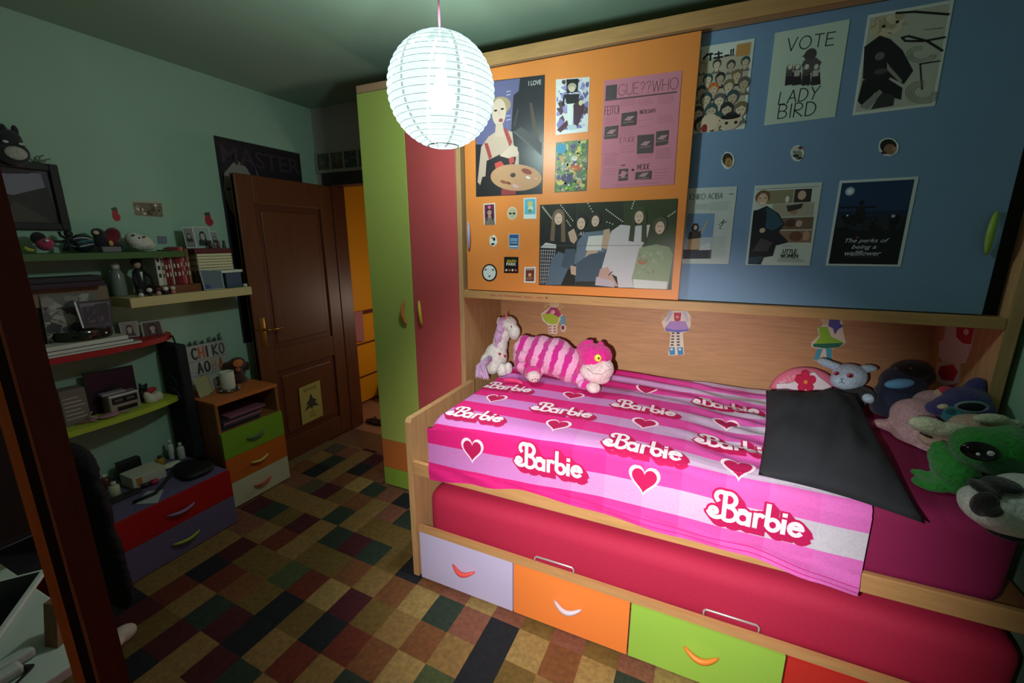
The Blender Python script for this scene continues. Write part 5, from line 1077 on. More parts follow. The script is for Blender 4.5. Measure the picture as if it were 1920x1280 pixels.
# ---- green shelf toys
def toy(name, lb, prims, mats, vox=.006, extra=None, loc=None, cat='plush toy', zmin=None):
    c = prims[0][0]; t = thing(name, lb, cat, (c.x, c.y, zmin if zmin else c.z))
    o = plush('body', prims, mats, t, vox, 3, .001, bed=False)
    if zmin:
        for v in o.data.vertices: v.co.z = max(v.co.z, zmin-t.location.z)
    return t
X1 = -2.75
t = toy('pink_plush', 'round pink plush with black hair, leftmost of the toys on the green shelf', [E(84, 459, X1, 16, 11, .035, 0, 0, 'X'), E(72, 447, X1-.02, 15, 13, .03, 1, 0, 'X'), E(92, 455, X1+.02, 9, 9, .02, 0, 0, 'X')], [M((196, 60, 104), .9, 'fur'), M((34, 28, 34), .9, 'fur')], zmin=1.549)
MB().ell(U(88, 451, 'X', X1+.035), (.004, .007, .006), M((220, 220, 220), .4), None, 2).build('eye', t, smooth=True)
toy('lime_figure', 'small yellow-green figure lying at the left end of the green shelf', [E(56, 469, X1+.03, 9, 4, .015, 0, 0, 'X'), E(48, 466, X1+.03, 5, 5, .012, 0, 0, 'X')], [M((176, 176, 60), .7)], .004, zmin=1.549, cat='figurine')
mb = MB(); a = lambda u, v: U(u, v, 'X', X1)
BKM = M((26, 26, 30), .6)
for q in ([(128, 470), (126, 452), (128, 440)], [(128, 448), (114, 442), (110, 434)], [(128, 448), (142, 452), (150, 470)], [(128, 452), (104, 453), (96, 449)], [(126, 455), (120, 470)]): mb.tube([a(*k) for k in q], .006, BKM, 8)
mb.ell(a(128, 438), (.014, .016, .018), BKM)
single('posed_figure', mb, 'spindly black figure with raised arms on the green shelf', 'figurine', smooth=True)
t = thing('striped_ball', 'round dark ball-shaped toy with pale stripes on the green shelf', 'toy', tuple(U(156, 470, 'X', X1)))
c = U(152, 448, 'X', X1-.03); r_ = .043; zq = 1.549+r_; MB().ell((c.x, c.y, zq), (r_*.9, r_, r_), M((40, 46, 60), .6)).build('ball', t, smooth=True)
for k, (dz, cc) in enumerate(((-.25, (176, 180, 180)), (.1, (60, 130, 130)), (.45, (190, 190, 190)))):
    rr_ = r_*math.sqrt(1-dz*dz)+.001; MB().tube([(c.x+rr_*.9*math.cos(q), c.y+rr_*math.sin(q), zq+dz*r_+.006*math.sin(q*2+k)) for q in [2*math.pi*i/28 for i in range(29)]], .0035, M(cc, .6), 6).build('stripe', t, smooth=True)
t = toy('seated_doll', 'dark red and black seated cloth doll in the middle of the green shelf', [E(205, 455, X1, 18, 17, .035, 0, 0, 'X'), E(212, 440, X1, 14, 14, .03, 0, 0, 'X'), E(190, 452, X1, 13, 16, .03, 1, 0, 'X'), E(183, 436, X1, 12, 9, .025, 1, 0, 'X'), E(222, 462, X1+.02, 12, 7, .02, 1, 10, 'X')], [M((110, 24, 36), .9, 'fur'), M((34, 32, 44), .9, 'fur')], zmin=1.549)
MB().ell(U(180, 436, 'X', X1+.028), (.006, .012, .010), M((200, 176, 150), .7)).build('face', t, smooth=True); MB().ell(U(208, 456, 'X', X1+.038), (.006, .010, .014), M((196, 160, 90), .7)).build('sash', t, smooth=True)
bx('grey_box', (X1+.045, 1.125, 1.5485), (X1+.085, 1.20, 1.575), M((110, 106, 112), .6), 'low grey box in front of the seated doll on the green shelf', 'box')
t = toy('plush_seal', 'round white plush seal with black eyes at the right of the green shelf', [E(262, 455, X1, 24, 15, .045, 0, 0, 'X'), E(250, 449, X1+.01, 15, 14, .04, 0, 0, 'X'), E(276, 461, X1, 16, 9, .03, 0, 0, 'X')], [M((214, 208, 198), .9, 'fur')], zmin=1.549)
for u, v in ((250, 441), (270, 444), (261, 446)): MB().ell(U(u, v, 'X', X1+.048), (.005, .006 if v < 446 else .004, .005), BLK, None, 2).build('eye' if v < 446 else 'nose', t, smooth=True)
# ---- cream shelf
bk_cols = [((206, 200, 190), 'white-spined book with black lettering'), ((190, 176, 160), 'pale beige-spined book'), ((110, 20, 30), 'dark red book'), ((150, 30, 40), 'red book'), ((200, 190, 180), 'thin ivory book'), ((96, 18, 28), 'maroon book'), ((130, 26, 36), 'thick wine red book'), ((176, 60, 70), 'rose red book'), ((206, 120, 130), 'pale pink book'), ((120, 30, 44), 'narrow burgundy book'), ((150, 90, 60), 'tan-spined book')]
y = 1.352; zb = 1.3225+.043
single('wooden_stand', MB().box((-2.84, 1.34, 1.3225), (-2.668, 1.548, 1.3645), M((120, 66, 40), .5, 'wood'), .003), 'brown wooden block under the row of upright red books', 'stand')
hs = [.172, .165, .178, .182, .168, .188, .186, .20, .205, .2, .192]; ws = [.026, .014, .018, .014, .009, .017, .022, .014, .011, .010, .016]
for k, ((c, lb), h_, w_) in enumerate(zip(bk_cols, hs, ws)):
    t = thing('book', lb+[' at the left end of the upright row', ' second in the upright row', ' beside the pale beige book', ' between dark red and ivory books', ' in the upright row', ' in the middle of the upright row', ' right of the maroon book', ', tall, in the upright row', ', tallest, in the upright row', ' near the right end of the row', ' at the right end of the upright row'][k], 'book', (-2.75, y+w_/2, zb), 'upright books on the cream shelf')
    MB().box((-2.83, y+.0008, zb), (-2.700, y+w_-.0008, zb+h_), M(c, .5), .0015).build('cover', t)
    MB().box((-2.828, y+.003, zb+.002), (-2.706, y+w_-.003, zb+h_+.0005), M((214, 206, 188), .8)).build('pages', t)
    sp = MB(); cc = (40, 36, 40) if sum(c) > 420 else (214, 196, 180)
    for q in range(3 if k in (0, 1, 4, 8) else 2): sp.box((-2.6999, y+w_*.28, zb+h_*(.25+.24*q)), (-2.6993, y+w_*.72, zb+h_*(.25+.24*q)+.022), M(cc, .6))
    if k != 4: 
        for i, f in enumerate([0]): sp.build('spine_print', t)
    y += w_
# flat stack of comics
z = 1.3225+.11
for k in range(6):
    t = thing('comic_book', ['ivory-edged comic lying lowest in the flat stack', 'comic lying second from the bottom of the flat stack', 'comic lying third from the bottom of the flat stack', 'comic lying fourth from the bottom of the flat stack', 'comic lying fifth from the bottom of the flat stack', 'topmost ivory-edged comic under the maroon box'][k], 'book', (-2.75, 1.655, z), 'flat stack of comics on the cream shelf')
    MB().box((-2.83, 1.558+.002*(k % 2), z), (-2.69, 1.765-.003*(k % 3), z+.0155), M((176, 160, 120) if k % 2 else (190, 176, 136), .6), .001).build('cover', t)
    MB().box((-2.826, 1.562, z+.0025), (-2.6885, 1.763, z+.013), M((222, 210, 176), .8)).build('pages', t); z += .0165
single('cardboard_box', MB().box((-2.835, 1.556, 1.3225), (-2.725, 1.765, 1.4318), M((120, 100, 76), .7), .002), 'plain brown carton under the flat stack of comics', 'box')
bx('maroon_box', (-2.83, 1.55, z+.0005), (-2.685, 1.762, z+.028), M((96, 34, 36), .5), 'long maroon box lying on top of the flat comic stack', 'box', .004)
z += .029
# postcards standing on it
for k, (ya, yb, h_, c, lb) in enumerate(((1.545, 1.60, .12, (126, 122, 124), 'grey photo card at the left on the maroon box'), (1.605, 1.70, .125, (150, 168, 160), 'pale green photo card of a dark figure on the maroon box'), (1.705, 1.75, .10, (140, 150, 150), 'small pale card at the right on the maroon box'))):
    p = Panel([Vector((-2.76-.01*k, ya, z+h_)), Vector((-2.76-.01*k, yb, z+h_)), Vector((-2.745-.01*k, yb, z+.001)), Vector((-2.745-.01*k, ya, z+.001))], NX_, M((196, 196, 190), .6)); p.rect(.06, .05, .94, .95, M(c)); p.person(.5, .4, .2, M((40, 36, 40)), M((176, 160, 150)), M((50, 50, 54)), body=3.2); p.done('photo_card', lb, 'card')
for k, (y_, c) in enumerate(((1.66, (70, 50, 60)), (1.705, (110, 60, 70)), (1.74, (60, 66, 70)))):
    mb = MB(); mb.lathe([(.009, 0), (.011, .012), (.007, .026), (.009, .034), (.006, .044), (.001, .046)], (-2.712, y_, z+.0005), M(c, .6), 14); single('small_figurine', mb, ['dark figurine on the maroon box, left of the pinkish one', 'pinkish figurine on the maroon box', 'greenish grey figurine at the right end of the maroon box'][k], 'figurine', 'little figurines on the maroon box', smooth=True)
# frames in front
p = Panel([Vector((-2.672, 1.545, 1.443)), Vector((-2.672, 1.672, 1.430)), Vector((-2.648, 1.660, 1.324)), Vector((-2.648, 1.545, 1.324))], NX_, M((176, 180, 180), .4), th=.008); p.rect(.04, .04, .96, .96, M((96, 110, 120))); p.disc(.62, .42, .32, BLK, .4); p.disc(.62, .52, .24, M((216, 214, 206)), .36); p.disc(.52, .46, .05, BLK, .03); p.disc(.72, .45, .05, BLK, .03); p.disc(.63, .74, .06, M((110, 80, 84)), .02); p.rect(.05, .72, .32, .95, M((50, 66, 130))); p.done('framed_print', 'small framed print of a pale masklike face in front of the comics', 'picture')
bx('blue_box', (-2.722, 1.69, 1.323), (-2.66, 1.785, 1.413), M((66, 84, 106), .5), 'small blue-grey box beside the framed face print', 'box')
bx('open_paperback', (-2.722, 1.665, 1.4145), (-2.655, 1.795, 1.43), M((226, 222, 206), .6), 'white book with orange edge lying on the small blue box', 'book')
mb = MB(); mb.lathe([(.001, 0), (.012, 0), (.012, .018), (.001, .019)], (-2.65, 1.795, 1.3225), M((206, 206, 196), .5), 16); single('white_pot', mb, 'tiny white pot at the right tip of the cream shelf', 'pot', smooth=True)
# suited figure
t = thing('suited_figure', 'dark suited doll figure standing left of the upright books', 'figurine', (-2.74, 1.29, 1.3225))
mb = MB(); mb.lathe([(.022, 0), (.024, .05), (.028, .09), (.022, .125), (.008, .14)], (-2.74, 1.285, 1.3225), M((30, 30, 34), .7), 16); mb.tube([(-2.735, 1.265, 1.445), (-2.70, 1.245, 1.41), (-2.69, 1.25, 1.37)], .008, M((30, 30, 34), .7)); mb.tube([(-2.735, 1.305, 1.445), (-2.70, 1.325, 1.41), (-2.69, 1.32, 1.38)], .008, M((30, 30, 34), .7)); mb.build('body', t, smooth=True)
MB().ell((-2.738, 1.285, 1.482), (.017, .017, .022), M((176, 150, 130), .7)).build('head', t, smooth=True); MB().ell((-2.744, 1.285, 1.492), (.021, .023, .020), M((24, 22, 24), .8)).build('hair', t, smooth=True); MB().prism([(-2.712, 1.278, 1.445), (-2.712, 1.292, 1.445), (-2.712, 1.285, 1.395)], (.0015, 0, 0), M((206, 206, 200), .6)).build('shirt', t)
t = thing('spray_bottle', 'tall clear bottle with pale cap standing at the left end of the cream shelf', 'bottle', (-2.78, 1.20, 1.3225))
MB().lathe([(.028, 0), (.030, .01), (.030, .11), (.018, .135), (.016, .14)], (-2.77, 1.205, 1.3225), M((120, 128, 122), .2), 20).build('bottle', t, smooth=True); MB().lathe([(.017, .14), (.018, .165), (.012, .172), (.001, .173)], (-2.77, 1.205, 1.3225), M((206, 206, 200), .4), 18).build('cap', t, smooth=True)
for k, (y_, c1, c2) in enumerate(((1.235, (206, 206, 200), (60, 60, 70)), (1.275, (34, 30, 34), (226, 216, 206)), (1.315, (200, 150, 150), (90, 40, 50)), (1.350, (34, 32, 36), (226, 220, 210)), (1.385, (190, 120, 110), (206, 190, 180)))):
    t = thing('tiny_figure', ['white tiny figure leftmost in the row along the cream shelf front', 'black tiny figure with pale face second in the shelf-front row', 'pink tiny figure in the middle of the shelf-front row', 'black tiny figure with pale face fourth in the shelf-front row', 'peach tiny figure rightmost in the shelf-front row'][k], 'figurine', (-2.645, y_, 1.3225), 'tiny figures along the cream shelf front')
    MB().lathe([(.009, 0), (.012, .008), (.008, .02)], (-2.645, y_, 1.3225), M(c1, .6), 14).build('body', t, smooth=True); MB().ell((-2.645, y_, 1.3225+.030), (.012, .013, .012), M(c2, .6), None, 2).build('head', t, smooth=True)
# ---- red shelf
zr = SZ['r']
z = zr
for k, (c, a0, a1, h_, lb) in enumerate((((176, 176, 170), .78, 1.20, .010, 'white magazine at the bottom of the red shelf stack'), ((60, 58, 96), .80, 1.17, .018, 'navy book in the red shelf stack under the white album'), ((206, 200, 184), .80, 1.15, .020, 'thick white album topmost on the red shelf stack'))):
    t = thing('magazine', lb, 'book', (-2.73, (a0+a1)/2, z), 'magazines stacked on the red shelf')
    MB().box((-2.755, a0, z), (-2.645-.004*k, a1, z+h_), M(c, .5), .0015).build('cover', t); MB().box((-2.75, a0+.004, z+.002), (-2.6445-.004*k, a1-.004, z+h_-.002), M((214, 210, 200), .8)).build('pages', t); z += h_+.0005
t = thing('visor_goggles', 'shiny dark wraparound visor lying on the white album', 'goggles', (-2.69, 1.02, z))
vs = []; n = 20
for i in range(n+1):
    a = math.pi*(i/n)-math.pi/2
    for zz, rr_ in ((0, .09), (.022, .098), (.045, .088)): vs.append((-2.76+.09*math.cos(a)*rr_/.09, 1.02+.105*math.sin(a)*rr_/.09, z+.0005+zz))
m_ = MB(); m_.add(vs, [(3*i+k, 3*i+k+1, 3*i+k+4, 3*i+k+3) for i in range(n) for k in range(2)], M((70, 66, 60), .12, metal=.7)); m_.build('lens', t, smooth=True)
# collage board and framed disc
p = Panel([U(72, 552, 'X', -2.80), U(182, 548, 'X', -2.80), U(205, 655, 'X', -2.77), U(95, 672, 'X', -2.77)], NX_, M((120, 116, 108), .6), th=.004)
p.confetti(.01, .01, .99, .99, 90, [M(c, .6) for c in ((150, 144, 134), (96, 90, 92), (176, 170, 160), (80, 60, 70), (120, 104, 90), (60, 58, 62))], .06, .15); p.done('collage_board', 'collage board of grey magazine cuttings leaning on the wall over the red shelf', 'picture')
p = Panel([U(136, 566, 'X', -2.72), U(206, 560, 'X', -2.72), U(212, 612, 'X', -2.705), U(153, 615, 'X', -2.705)], NX_, M((66, 60, 70), .25), th=.008)
p.rect(.0, .0, .06, 1, M((226, 226, 226), .3)); p.rect(.12, .08, .95, .95, M((86, 78, 92), .3)); p.rect(.12, .08, .95, .2, M((120, 110, 120), .3)); p.confetti(.2, .3, .9, .9, 14, [M((70, 62, 76)), M((110, 84, 104))], .06, .15); p.done('disc_case', 'dark glossy album case with a bright left edge above the visor', 'album')
for k, (pts, lb, c) in enumerate((([(221, 604), (257, 601), (262, 630), (228, 634)], 'pale photo card at the left of two leaning over the red shelf', (150, 146, 140)), ([(262, 604), (300, 599), (309, 627), (268, 633)], 'darker photo card at the right of two leaning over the red shelf', (84, 76, 72)))):
    p = Panel([U(*q, 'X', -2.81) for q in pts], NX_, M((170, 168, 162), .5), th=.003)
    for q in p.c: pass
    p.rect(.08, .08, .92, .92, M(c)); p.person(.5, .45, .2, M((60, 50, 50)), M((190, 170, 160)), M((90, 84, 84)), body=2.5); p.done('photo_card', lb, 'card')
# stuff high on the left
for k, (a0, a1, zz, c, lb) in enumerate(((.80, 1.14, 1.385, (56, 30, 48), 'dark plum box file under the green shelf, lower of two'), (.80, 1.13, 1.412, (36, 36, 42), 'black box file under the green shelf, upper of two'))):
    bx('box_file', (-2.84, a0, zz), (-2.74, a1, zz+.026), M(c, .6), lb, 'box', .003)
bx('cork_board', (-2.846, .80, 1.30), (-2.80, 1.17, 1.384), M((150, 120, 100), .8), 'pinkish board edge behind the collage carrying the box files', 'board', .003)
bx('collage_support', (-2.846, .80, zr+.0005), (-2.815, 1.16, 1.2995), M((90, 84, 80), .8), 'grey upright board behind the collage', 'board', .003)
bx('white_speaker', (-2.80, .78, .9), (-2.79, .79, .91), WH, 'x', 'x') if False else None
# ---- yellow-green shelf
zy = SZ['y']
t = thing('old_box', 'grey printed box at the left of the yellow-green shelf', 'box', (-2.76, .92, zy))
MB().box((-2.80, .87, zy), (-2.72, .965, zy+.175), M((120, 106, 100), .7), .002).build('box', t)
for k in range(6): MB().box((-2.7199, .878, zy+.03+.02*k), (-2.7193, .955-.01*(k % 3), zy+.036+.02*k), M((176, 166, 156), .7)).build('print_line', t)
p = Panel([U(153, 701, 'X', -2.81), U(246, 684, 'X', -2.81), U(262, 762, 'X', -2.80), U(172, 782, 'X', -2.80)], NX_, M((36, 28, 36), .35), th=.01); p.rect(.04, .05, .96, .95, M((62, 36, 52), .25)); p.done('dark_screen', 'dark plum framed screen leaning on the wall behind the silver radio', 'screen')
t = thing('silver_radio', 'small silver cassette radio on the yellow-green shelf', 'radio', (-2.74, 1.10, zy))
MB().box((-2.775, 1.035, zy), (-2.70, 1.168, zy+.098), M((170, 166, 160), .35, metal=.5), .006).build('case', t)
MB().box((-2.7001, 1.048, zy+.050), (-2.6975, 1.155, zy+.085), M((26, 26, 28), .3), .002).build('display', t); MB().box((-2.7001, 1.065, zy+.012), (-2.6975, 1.150, zy+.034), M((30, 28, 30), .3), .002).build('cassette_door', t)
for k in range(2): MB().box((-2.6974, 1.058+.05*k, zy+.062), (-2.6965, 1.092+.05*k, zy+.076), M((90, 88, 88), .3)).build('button', t)
MB().box((-2.76, 1.02, zy+.099), (-2.715, 1.12, zy+.112), M((150, 140, 146), .4), .003).build('handle', t)
t = thing('hen_figurine', 'white hen figurine with red comb at the right of the yellow-green shelf', 'figurine', (-2.76, 1.20, zy))
o = plush('body', [E(284, 748, -2.74, 13, 11, .03, 0, 0, 'X'), E(297, 742, -2.74, 9, 9, .022, 0, 0, 'X'), E(276, 742, -2.74, 8, 9, .02, 0, 0, 'X')], [M((214, 206, 190), .5)], t, .0045, 3, bed=False)
for v in o.data.vertices: v.co.z = max(v.co.z, 0.0005)
plush('comb', [E(284, 730, -2.738, 10, 5, .012, 0, 0, 'X'), E(280, 735, -2.738, 8, 4, .012, 0, 0, 'X')], [M((176, 40, 36), .6)], t, .004, 2, bed=False)
t = toy('black_cat_figurine', 'little black cat figurine behind the hen on the yellow-green shelf', [E(266, 742, -2.79, 8, 12, .02, 0, 0, 'X'), E(268, 728, -2.79, 8, 7, .016, 0, 0, 'X'), E(274, 722, -2.79, 3, 5, .006, 0, 0, 'X'), E(262, 722, -2.79, 3, 5, .006, 0, 0, 'X')], [M((24, 24, 26), .6)], .0045, zmin=zy+.0005, cat='figurine')
mb = MB()
rs = random.Random(8)
for k in range(7):
    y_ = .90+.02*k; mb.tube([(-2.70+rs.uniform(-.02, .02), y_, zy+.006+.004*(k % 3)), (-2.69, y_+.04, zy+.012), (-2.685+rs.uniform(-.02, .02), y_+rs.uniform(.06, .10), zy+.006+.004*(k % 2))], .004, M((170, 110, 140), .6), 6)
mb.ell((-2.69, 1.02, zy+.010), (.03, .045, .009), M((176, 120, 136), .5)); mb.tube([(-2.69, .98, zy+.012), (-2.70, .95, zy+.03), (-2.70, .965, zy+.05)], .003, M((190, 150, 160), .5), 6)
single('pink_ribbons', mb, 'tangle of pink ribbons and a pink brush on the yellow-green shelf', 'ribbon', smooth=True)
# ---- small cabinet with orange top
NB = thing('bedside_cabinet', 'small wooden cabinet with orange top, open shelf and three coloured drawers', 'cabinet', (-2.68, 1.61, 0))
nx0, nx1, ny0, ny1, nzt = -2.845, -2.50, 1.412, 1.812, .694
MB().box((nx0, ny0, nzt-.02), (nx1+.003, ny1, nzt), M((196, 106, 52), .45, 'wood'), .002).build('top', NB)
SIDE = M((150, 92, 54), .5, 'woodz')
MB().box((nx0, ny0, .02), (nx1, ny0+.018, nzt-.0205), SIDE).build('side_panel', NB); MB().box((nx0, ny1-.018, .02), (nx1, ny1, nzt-.0205), SIDE).build('side_panel', NB)
MB().box((nx0, ny0+.0185, .025), (nx0+.008, ny1-.0185, nzt-.021), SIDE).build('back_panel', NB); MB().box((nx0+.009, ny0+.0185, .498), (nx1-.01, ny1-.0185, .510), SIDE).build('shelf', NB)
MB().box((nx0+.01, ny0+.0185, .017), (nx1-.03, ny1-.0185, .035), SIDE).build('plinth', NB)
for k, (za, zb_, c, hc, nm) in enumerate(((.343, .508, (122, 160, 44), (84, 104, 96), 'lime green drawer'), (.184, .341, (196, 98, 36), (200, 180, 90), 'orange drawer'), (.022, .182, (196, 188, 160), (190, 70, 60), 'cream drawer'))):
    d = tag(MB().box((nx1-.001+.0015, ny0+.001, za), (nx1+.018, ny1-.001, zb_), M(c, .4, 'paint'), .0015).build('drawer', NB), nm)
    ym, zm = (ny0+ny1)/2, (za+zb_)/2; bow(MB(), (nx1+.018, ym-.06, zm), (nx1+.018, ym+.06, zm+.006), (.022, 0, 0), (0, 0, -.010), M(hc, .4), .009).build('handle', d, smooth=True)
for k, (dz, c, a0) in enumerate(((0, (30, 28, 34), 1.44), (.013, (60, 50, 66), 1.45), (.026, (150, 90, 110), 1.46), (.039, (46, 42, 56), 1.45), (.052, (140, 84, 106), 1.50))):
    bx('notebook', (-2.74+.01*k, a0, .511+dz), (-2.512-.004*k, a0+.24, .511+dz+.012), M(c, .5), ['black notebook lowest on the open cabinet shelf', 'grey-violet notebook second from bottom on the open cabinet shelf', 'pink notebook in the middle of the cabinet shelf pile', 'dark slate notebook just under the topmost one', 'dusty pink notebook topmost on the open cabinet shelf'][k], 'notebook', .002, 'notebooks on the open cabinet shelf')
# on top of it
zt = nzt+.0005
t = thing('letter_light_box', 'white light box sign with black and orange letters reading ICHIKO AOBA', 'light box', (-2.82, 1.59, zt))
la = [Vector((-2.835, 1.455, zt+.285)), Vector((-2.835, 1.722, zt+.285)), Vector((-2.82, 1.715, zt+.001)), Vector((-2.82, 1.455, zt+.001))]
pb = Panel(la, NX_, M((170, 168, 166), .5), th=.02)
for b in (.335, .655): pb.rect(.02, b, .98, b+.012, M((110, 110, 112)))
ob = pb.mb.build('box', t)
def letters(chars, a0, b0, b1, st):
    for k, (ch, c) in enumerate(chars):
        q = Panel([v+Vector((.0205, 0, 0)) for v in la], NX_, M((190, 186, 182), .5)); q.mb = MB(); q.text(ch, a0+st*k, b0, a0+st*k+(.035 if ch == 'I' else .10), b1, M(c, .6), .010); q.mb.build('letter', t)
D_, O_ = (36, 34, 36), (190, 90, 40)
letters((('I', (110, 112, 100)), ('C', D_), ('H', O_), ('I', D_), ('K', (60, 62, 60)), ('O', (84, 90, 84))), .06, .06, .29, .155)
letters((('A', (60, 60, 56)), ('O', D_), ('B', (170, 140, 116)), ('A', O_)), .28, .39, .61, .16)
p2 = MB(); 
for k, (y_, h_) in enumerate(((1.48, .018), (1.52, .025), (1.555, .03), (1.59, .02), (1.635, .035), (1.665, .025), (1.70, .05))):
    m_ = MB().lathe([(.006, 0), (.009, h_*.4), (.004, h_*.55), (.008, h_*.8), (.001, h_)], (-2.826, y_, zt+.2865), M((60, 66, 64) if k % 2 else (120, 124, 116), .6), 12)
    single('mini_figure', m_, ['palest mini figure at the left end on the light box', 'dark mini figure second from left on the light box', 'grey mini figure third from left on the light box', 'short dark mini figure in the middle on the light box', 'tall grey mini figure right of the middle on the light box', 'dark mini figure second from right on the light box', 'tallest mini figure at the right end on the light box'][k], 'figurine', 'mini figures standing on the light box', smooth=True)
t = thing('candle_jar', 'white ribbed candle glass on a small metal tray on the orange-topped cabinet', 'candle', (-2.66, 1.60, zt))
MB().lathe([(.001, 0), (.055, .0), (.066, .006), (.066, .009), (.05, .006), (.001, .006)], (-2.655, 1.605, zt), M((120, 110, 100), .25, metal=.8), 28).build('tray', t, smooth=True)
MB().lathe([(.035, .0065), (.038, .02), (.039, .120), (.036, .122), (.034, .11), (.001, .105)], (-2.66, 1.605, zt), M((206, 200, 186), .5), 28).build('glass', t, smooth=True)
for k, (dx, dy) in enumerate(((.045, -.035), (.048, .03), (.0, -.052), (.01, .054))): MB().lathe([(.001, 0), (.010, 0), (.010, .008), (.001, .008)], (-2.655+dx, 1.605+dy, zt+.0085), M((190, 180, 170), .25, metal=.6), 12).build('tealight', t, smooth=True)
t = toy('plush_monkey', 'brown plush monkey with orange face sitting on the orange-topped cabinet', [E(446, 705, -2.76, 12, 14, .035, 0, 0, 'X'), E(444, 682, -2.76, 16, 13, .035, 0, 0, 'X'), E(426, 684, -2.77, 9, 6, .015, 0, 0, 'X'), E(462, 686, -2.77, 7, 9, .015, 0, 0, 'X'), E(452, 712, -2.74, 12, 7, .03, 0, 0, 'X')], [M((66, 34, 26), .9, 'fur')], .005, zmin=zt)
plush('face', [E(446, 681, -2.727, 10, 8, .012, 0, 0, 'X')], [M((206, 112, 44), .8, 'fur')], t, .004, 2, bed=False); plush('muzzle', [E(446, 693, -2.722, 5, 4, .012, 0, 0, 'X')], [M((176, 90, 50), .8, 'fur')], t, .004, 2, bed=False)
p = Panel([Vector((-2.70, 1.432, zt+.11)), Vector((-2.715, 1.52, zt+.125)), Vector((-2.69, 1.53, zt+.002)), Vector((-2.675, 1.44, zt+.002))], NX_, M((170, 160, 120), .7), th=.003); p.poly([(.5, 0), (1, 0), (1, 1), (.75, 1)], M((120, 108, 66))); p.done('folded_card', 'beige and olive folded card standing at the left on the cabinet top', 'card')
p = Panel([Vector((-2.765, 1.55, zt+.09)), Vector((-2.765, 1.63, zt+.09)), Vector((-2.75, 1.63, zt+.002)), Vector((-2.75, 1.55, zt+.002))], NX_, M((150, 152, 146), .6), th=.003); p.text('J', .5, .2, .7, .8, BLK, .006) if 'J' in SF else p.poly([(.6, .2), (.75, .2), (.75, .75), (.55, .85), (.5, .7), (.62, .65)], BLK); p.done('letter_card', 'white card with one black letter in front of the light box', 'card')
# tall black bag
t = thing('black_bag', 'tall black bag with faint blue print standing between the shelves and cabinet', 'bag', (-2.75, 1.37, .345))
b_ = MB().box((-2.842, 1.352, .3465), (-2.655, 1.408, 1.035), M((24, 24, 30), .8, 'cloth'), .012, 3); b_.build('body', t, smooth=False)
pr_ = MB(); 
for q in ([(.2, .55), (.5, .62), (.75, .5), (.6, .4), (.3, .42)], [(.35, .35), (.6, .42), (.8, .3)]): pr_.tube([(-2.842+.187*a, 1.3515, .60+.42*b) for a, b in q], .004, M((60, 66, 120), .7), 6)
pr_.build('print', t); MB().tube([(-2.80, 1.38, 1.03), (-2.79, 1.38, 1.07), (-2.72, 1.38, 1.08), (-2.70, 1.38, 1.03)], .005, M((30, 30, 32), .8), 8).build('handle', t, smooth=True)
single('grey_plush_ball', MB().ell((-2.75, 1.44, zt+.022+.0005), (.022, .022, .022), M((150, 156, 150), .9, 'fur')), 'small grey ball beside the black bag on the cabinet', 'ball', smooth=True)
# ---- low chest
LC = thing('low_chest', 'low purple chest with one red and one purple drawer under the shelves', 'chest of drawers', (-2.6, .9, 0))
lx, ly0, ly1, lz = -2.35, .45, 1.352, .345
PUR = M((104, 92, 128), .5, 'paint')
MB().box((-2.845, ly0, .017), (lx-.019, ly1, lz), PUR, .002).build('carcass', LC)
for za, zb_, c, hc, nm in ((.188, lz, (170, 20, 24), (140, 110, 160), 'red drawer'), (.018, .186, (104, 92, 128), (150, 160, 50), 'purple drawer')):
    d = tag(MB().box((lx-.0185, ly0, za), (lx, ly1, zb_), M(c, .45, 'paint'), .0015).build('drawer', LC), nm)
    zm = (za+zb_)/2; bow(MB(), (lx, 1.02, zm), (lx, 1.15, zm), (.024, 0, 0), (0, 0, -.008), M(hc, .4), .009).build('handle', d, smooth=True)
lz2 = lz+.0005
t = thing('black_handbag', 'flat black zipped bag on the right of the low purple chest', 'bag', (-2.52, 1.27, lz2))
hb = plush('body', [(Vector((-2.50, 1.26, lz2+.02)), (.10, .085, .028), Matrix.Rotation(R(12), 3, 'Z'), 0), (Vector((-2.56, 1.25, lz2+.025)), (.07, .07, .03), None, 0), (Vector((-2.46, 1.22, lz2+.018)), (.05, .05, .022), None, 0)], [M((20, 20, 22), .6, 'cloth')], t, .007, 4, bed=False)
for v in hb.data.vertices: v.co.z = max(v.co.z, 0.0)
MB().tube([(-2.56, 1.19, lz2+.03), (-2.50, 1.12, lz2+.03), (-2.45, 1.04, lz2+.012), (-2.46, .95, lz2+.010)], .008, M((22, 22, 24), .7), 8).build('strap', t, smooth=True)
t = thing('white_carton', 'white printed carton lying on the low purple chest', 'box', (-2.66, 1.06, lz2))
MB().box((-2.72, 1.02, lz2), (-2.60, 1.17, lz2+.065), M((196, 194, 176), .6), .002).build('box', t); MB().box((-2.5999, 1.035, lz2+.012), (-2.5993, 1.06, lz2+.055), M((180, 120, 60), .6)).build('label_patch', t)
mb = MB(); mb.add([(-2.585, 1.17, lz2+.03), (-2.66, 1.30, lz2+.05), (-2.62, 1.33, lz2+.055), (-2.55, 1.22, lz2+.035), (-2.585, 1.17, lz2+.0), (-2.66, 1.30, lz2+.0), (-2.62, 1.33, lz2+.0), (-2.55, 1.22, lz2+.0)], [(0, 1, 2, 3), (4, 5, 6, 7), (0, 1, 5, 4), (1, 2, 6, 5), (2, 3, 7, 6), (3, 0, 4, 7)], M((206, 204, 194), .6)); 
single('mouse', mb, 'x', 'x') if False else None
single('white_packet', MB().ell((-2.68, 1.235, lz2+.016), (.03, .05, .0155), M((206, 204, 190), .5)), 'curved white packet between the carton and the black bag', 'packet', smooth=True)
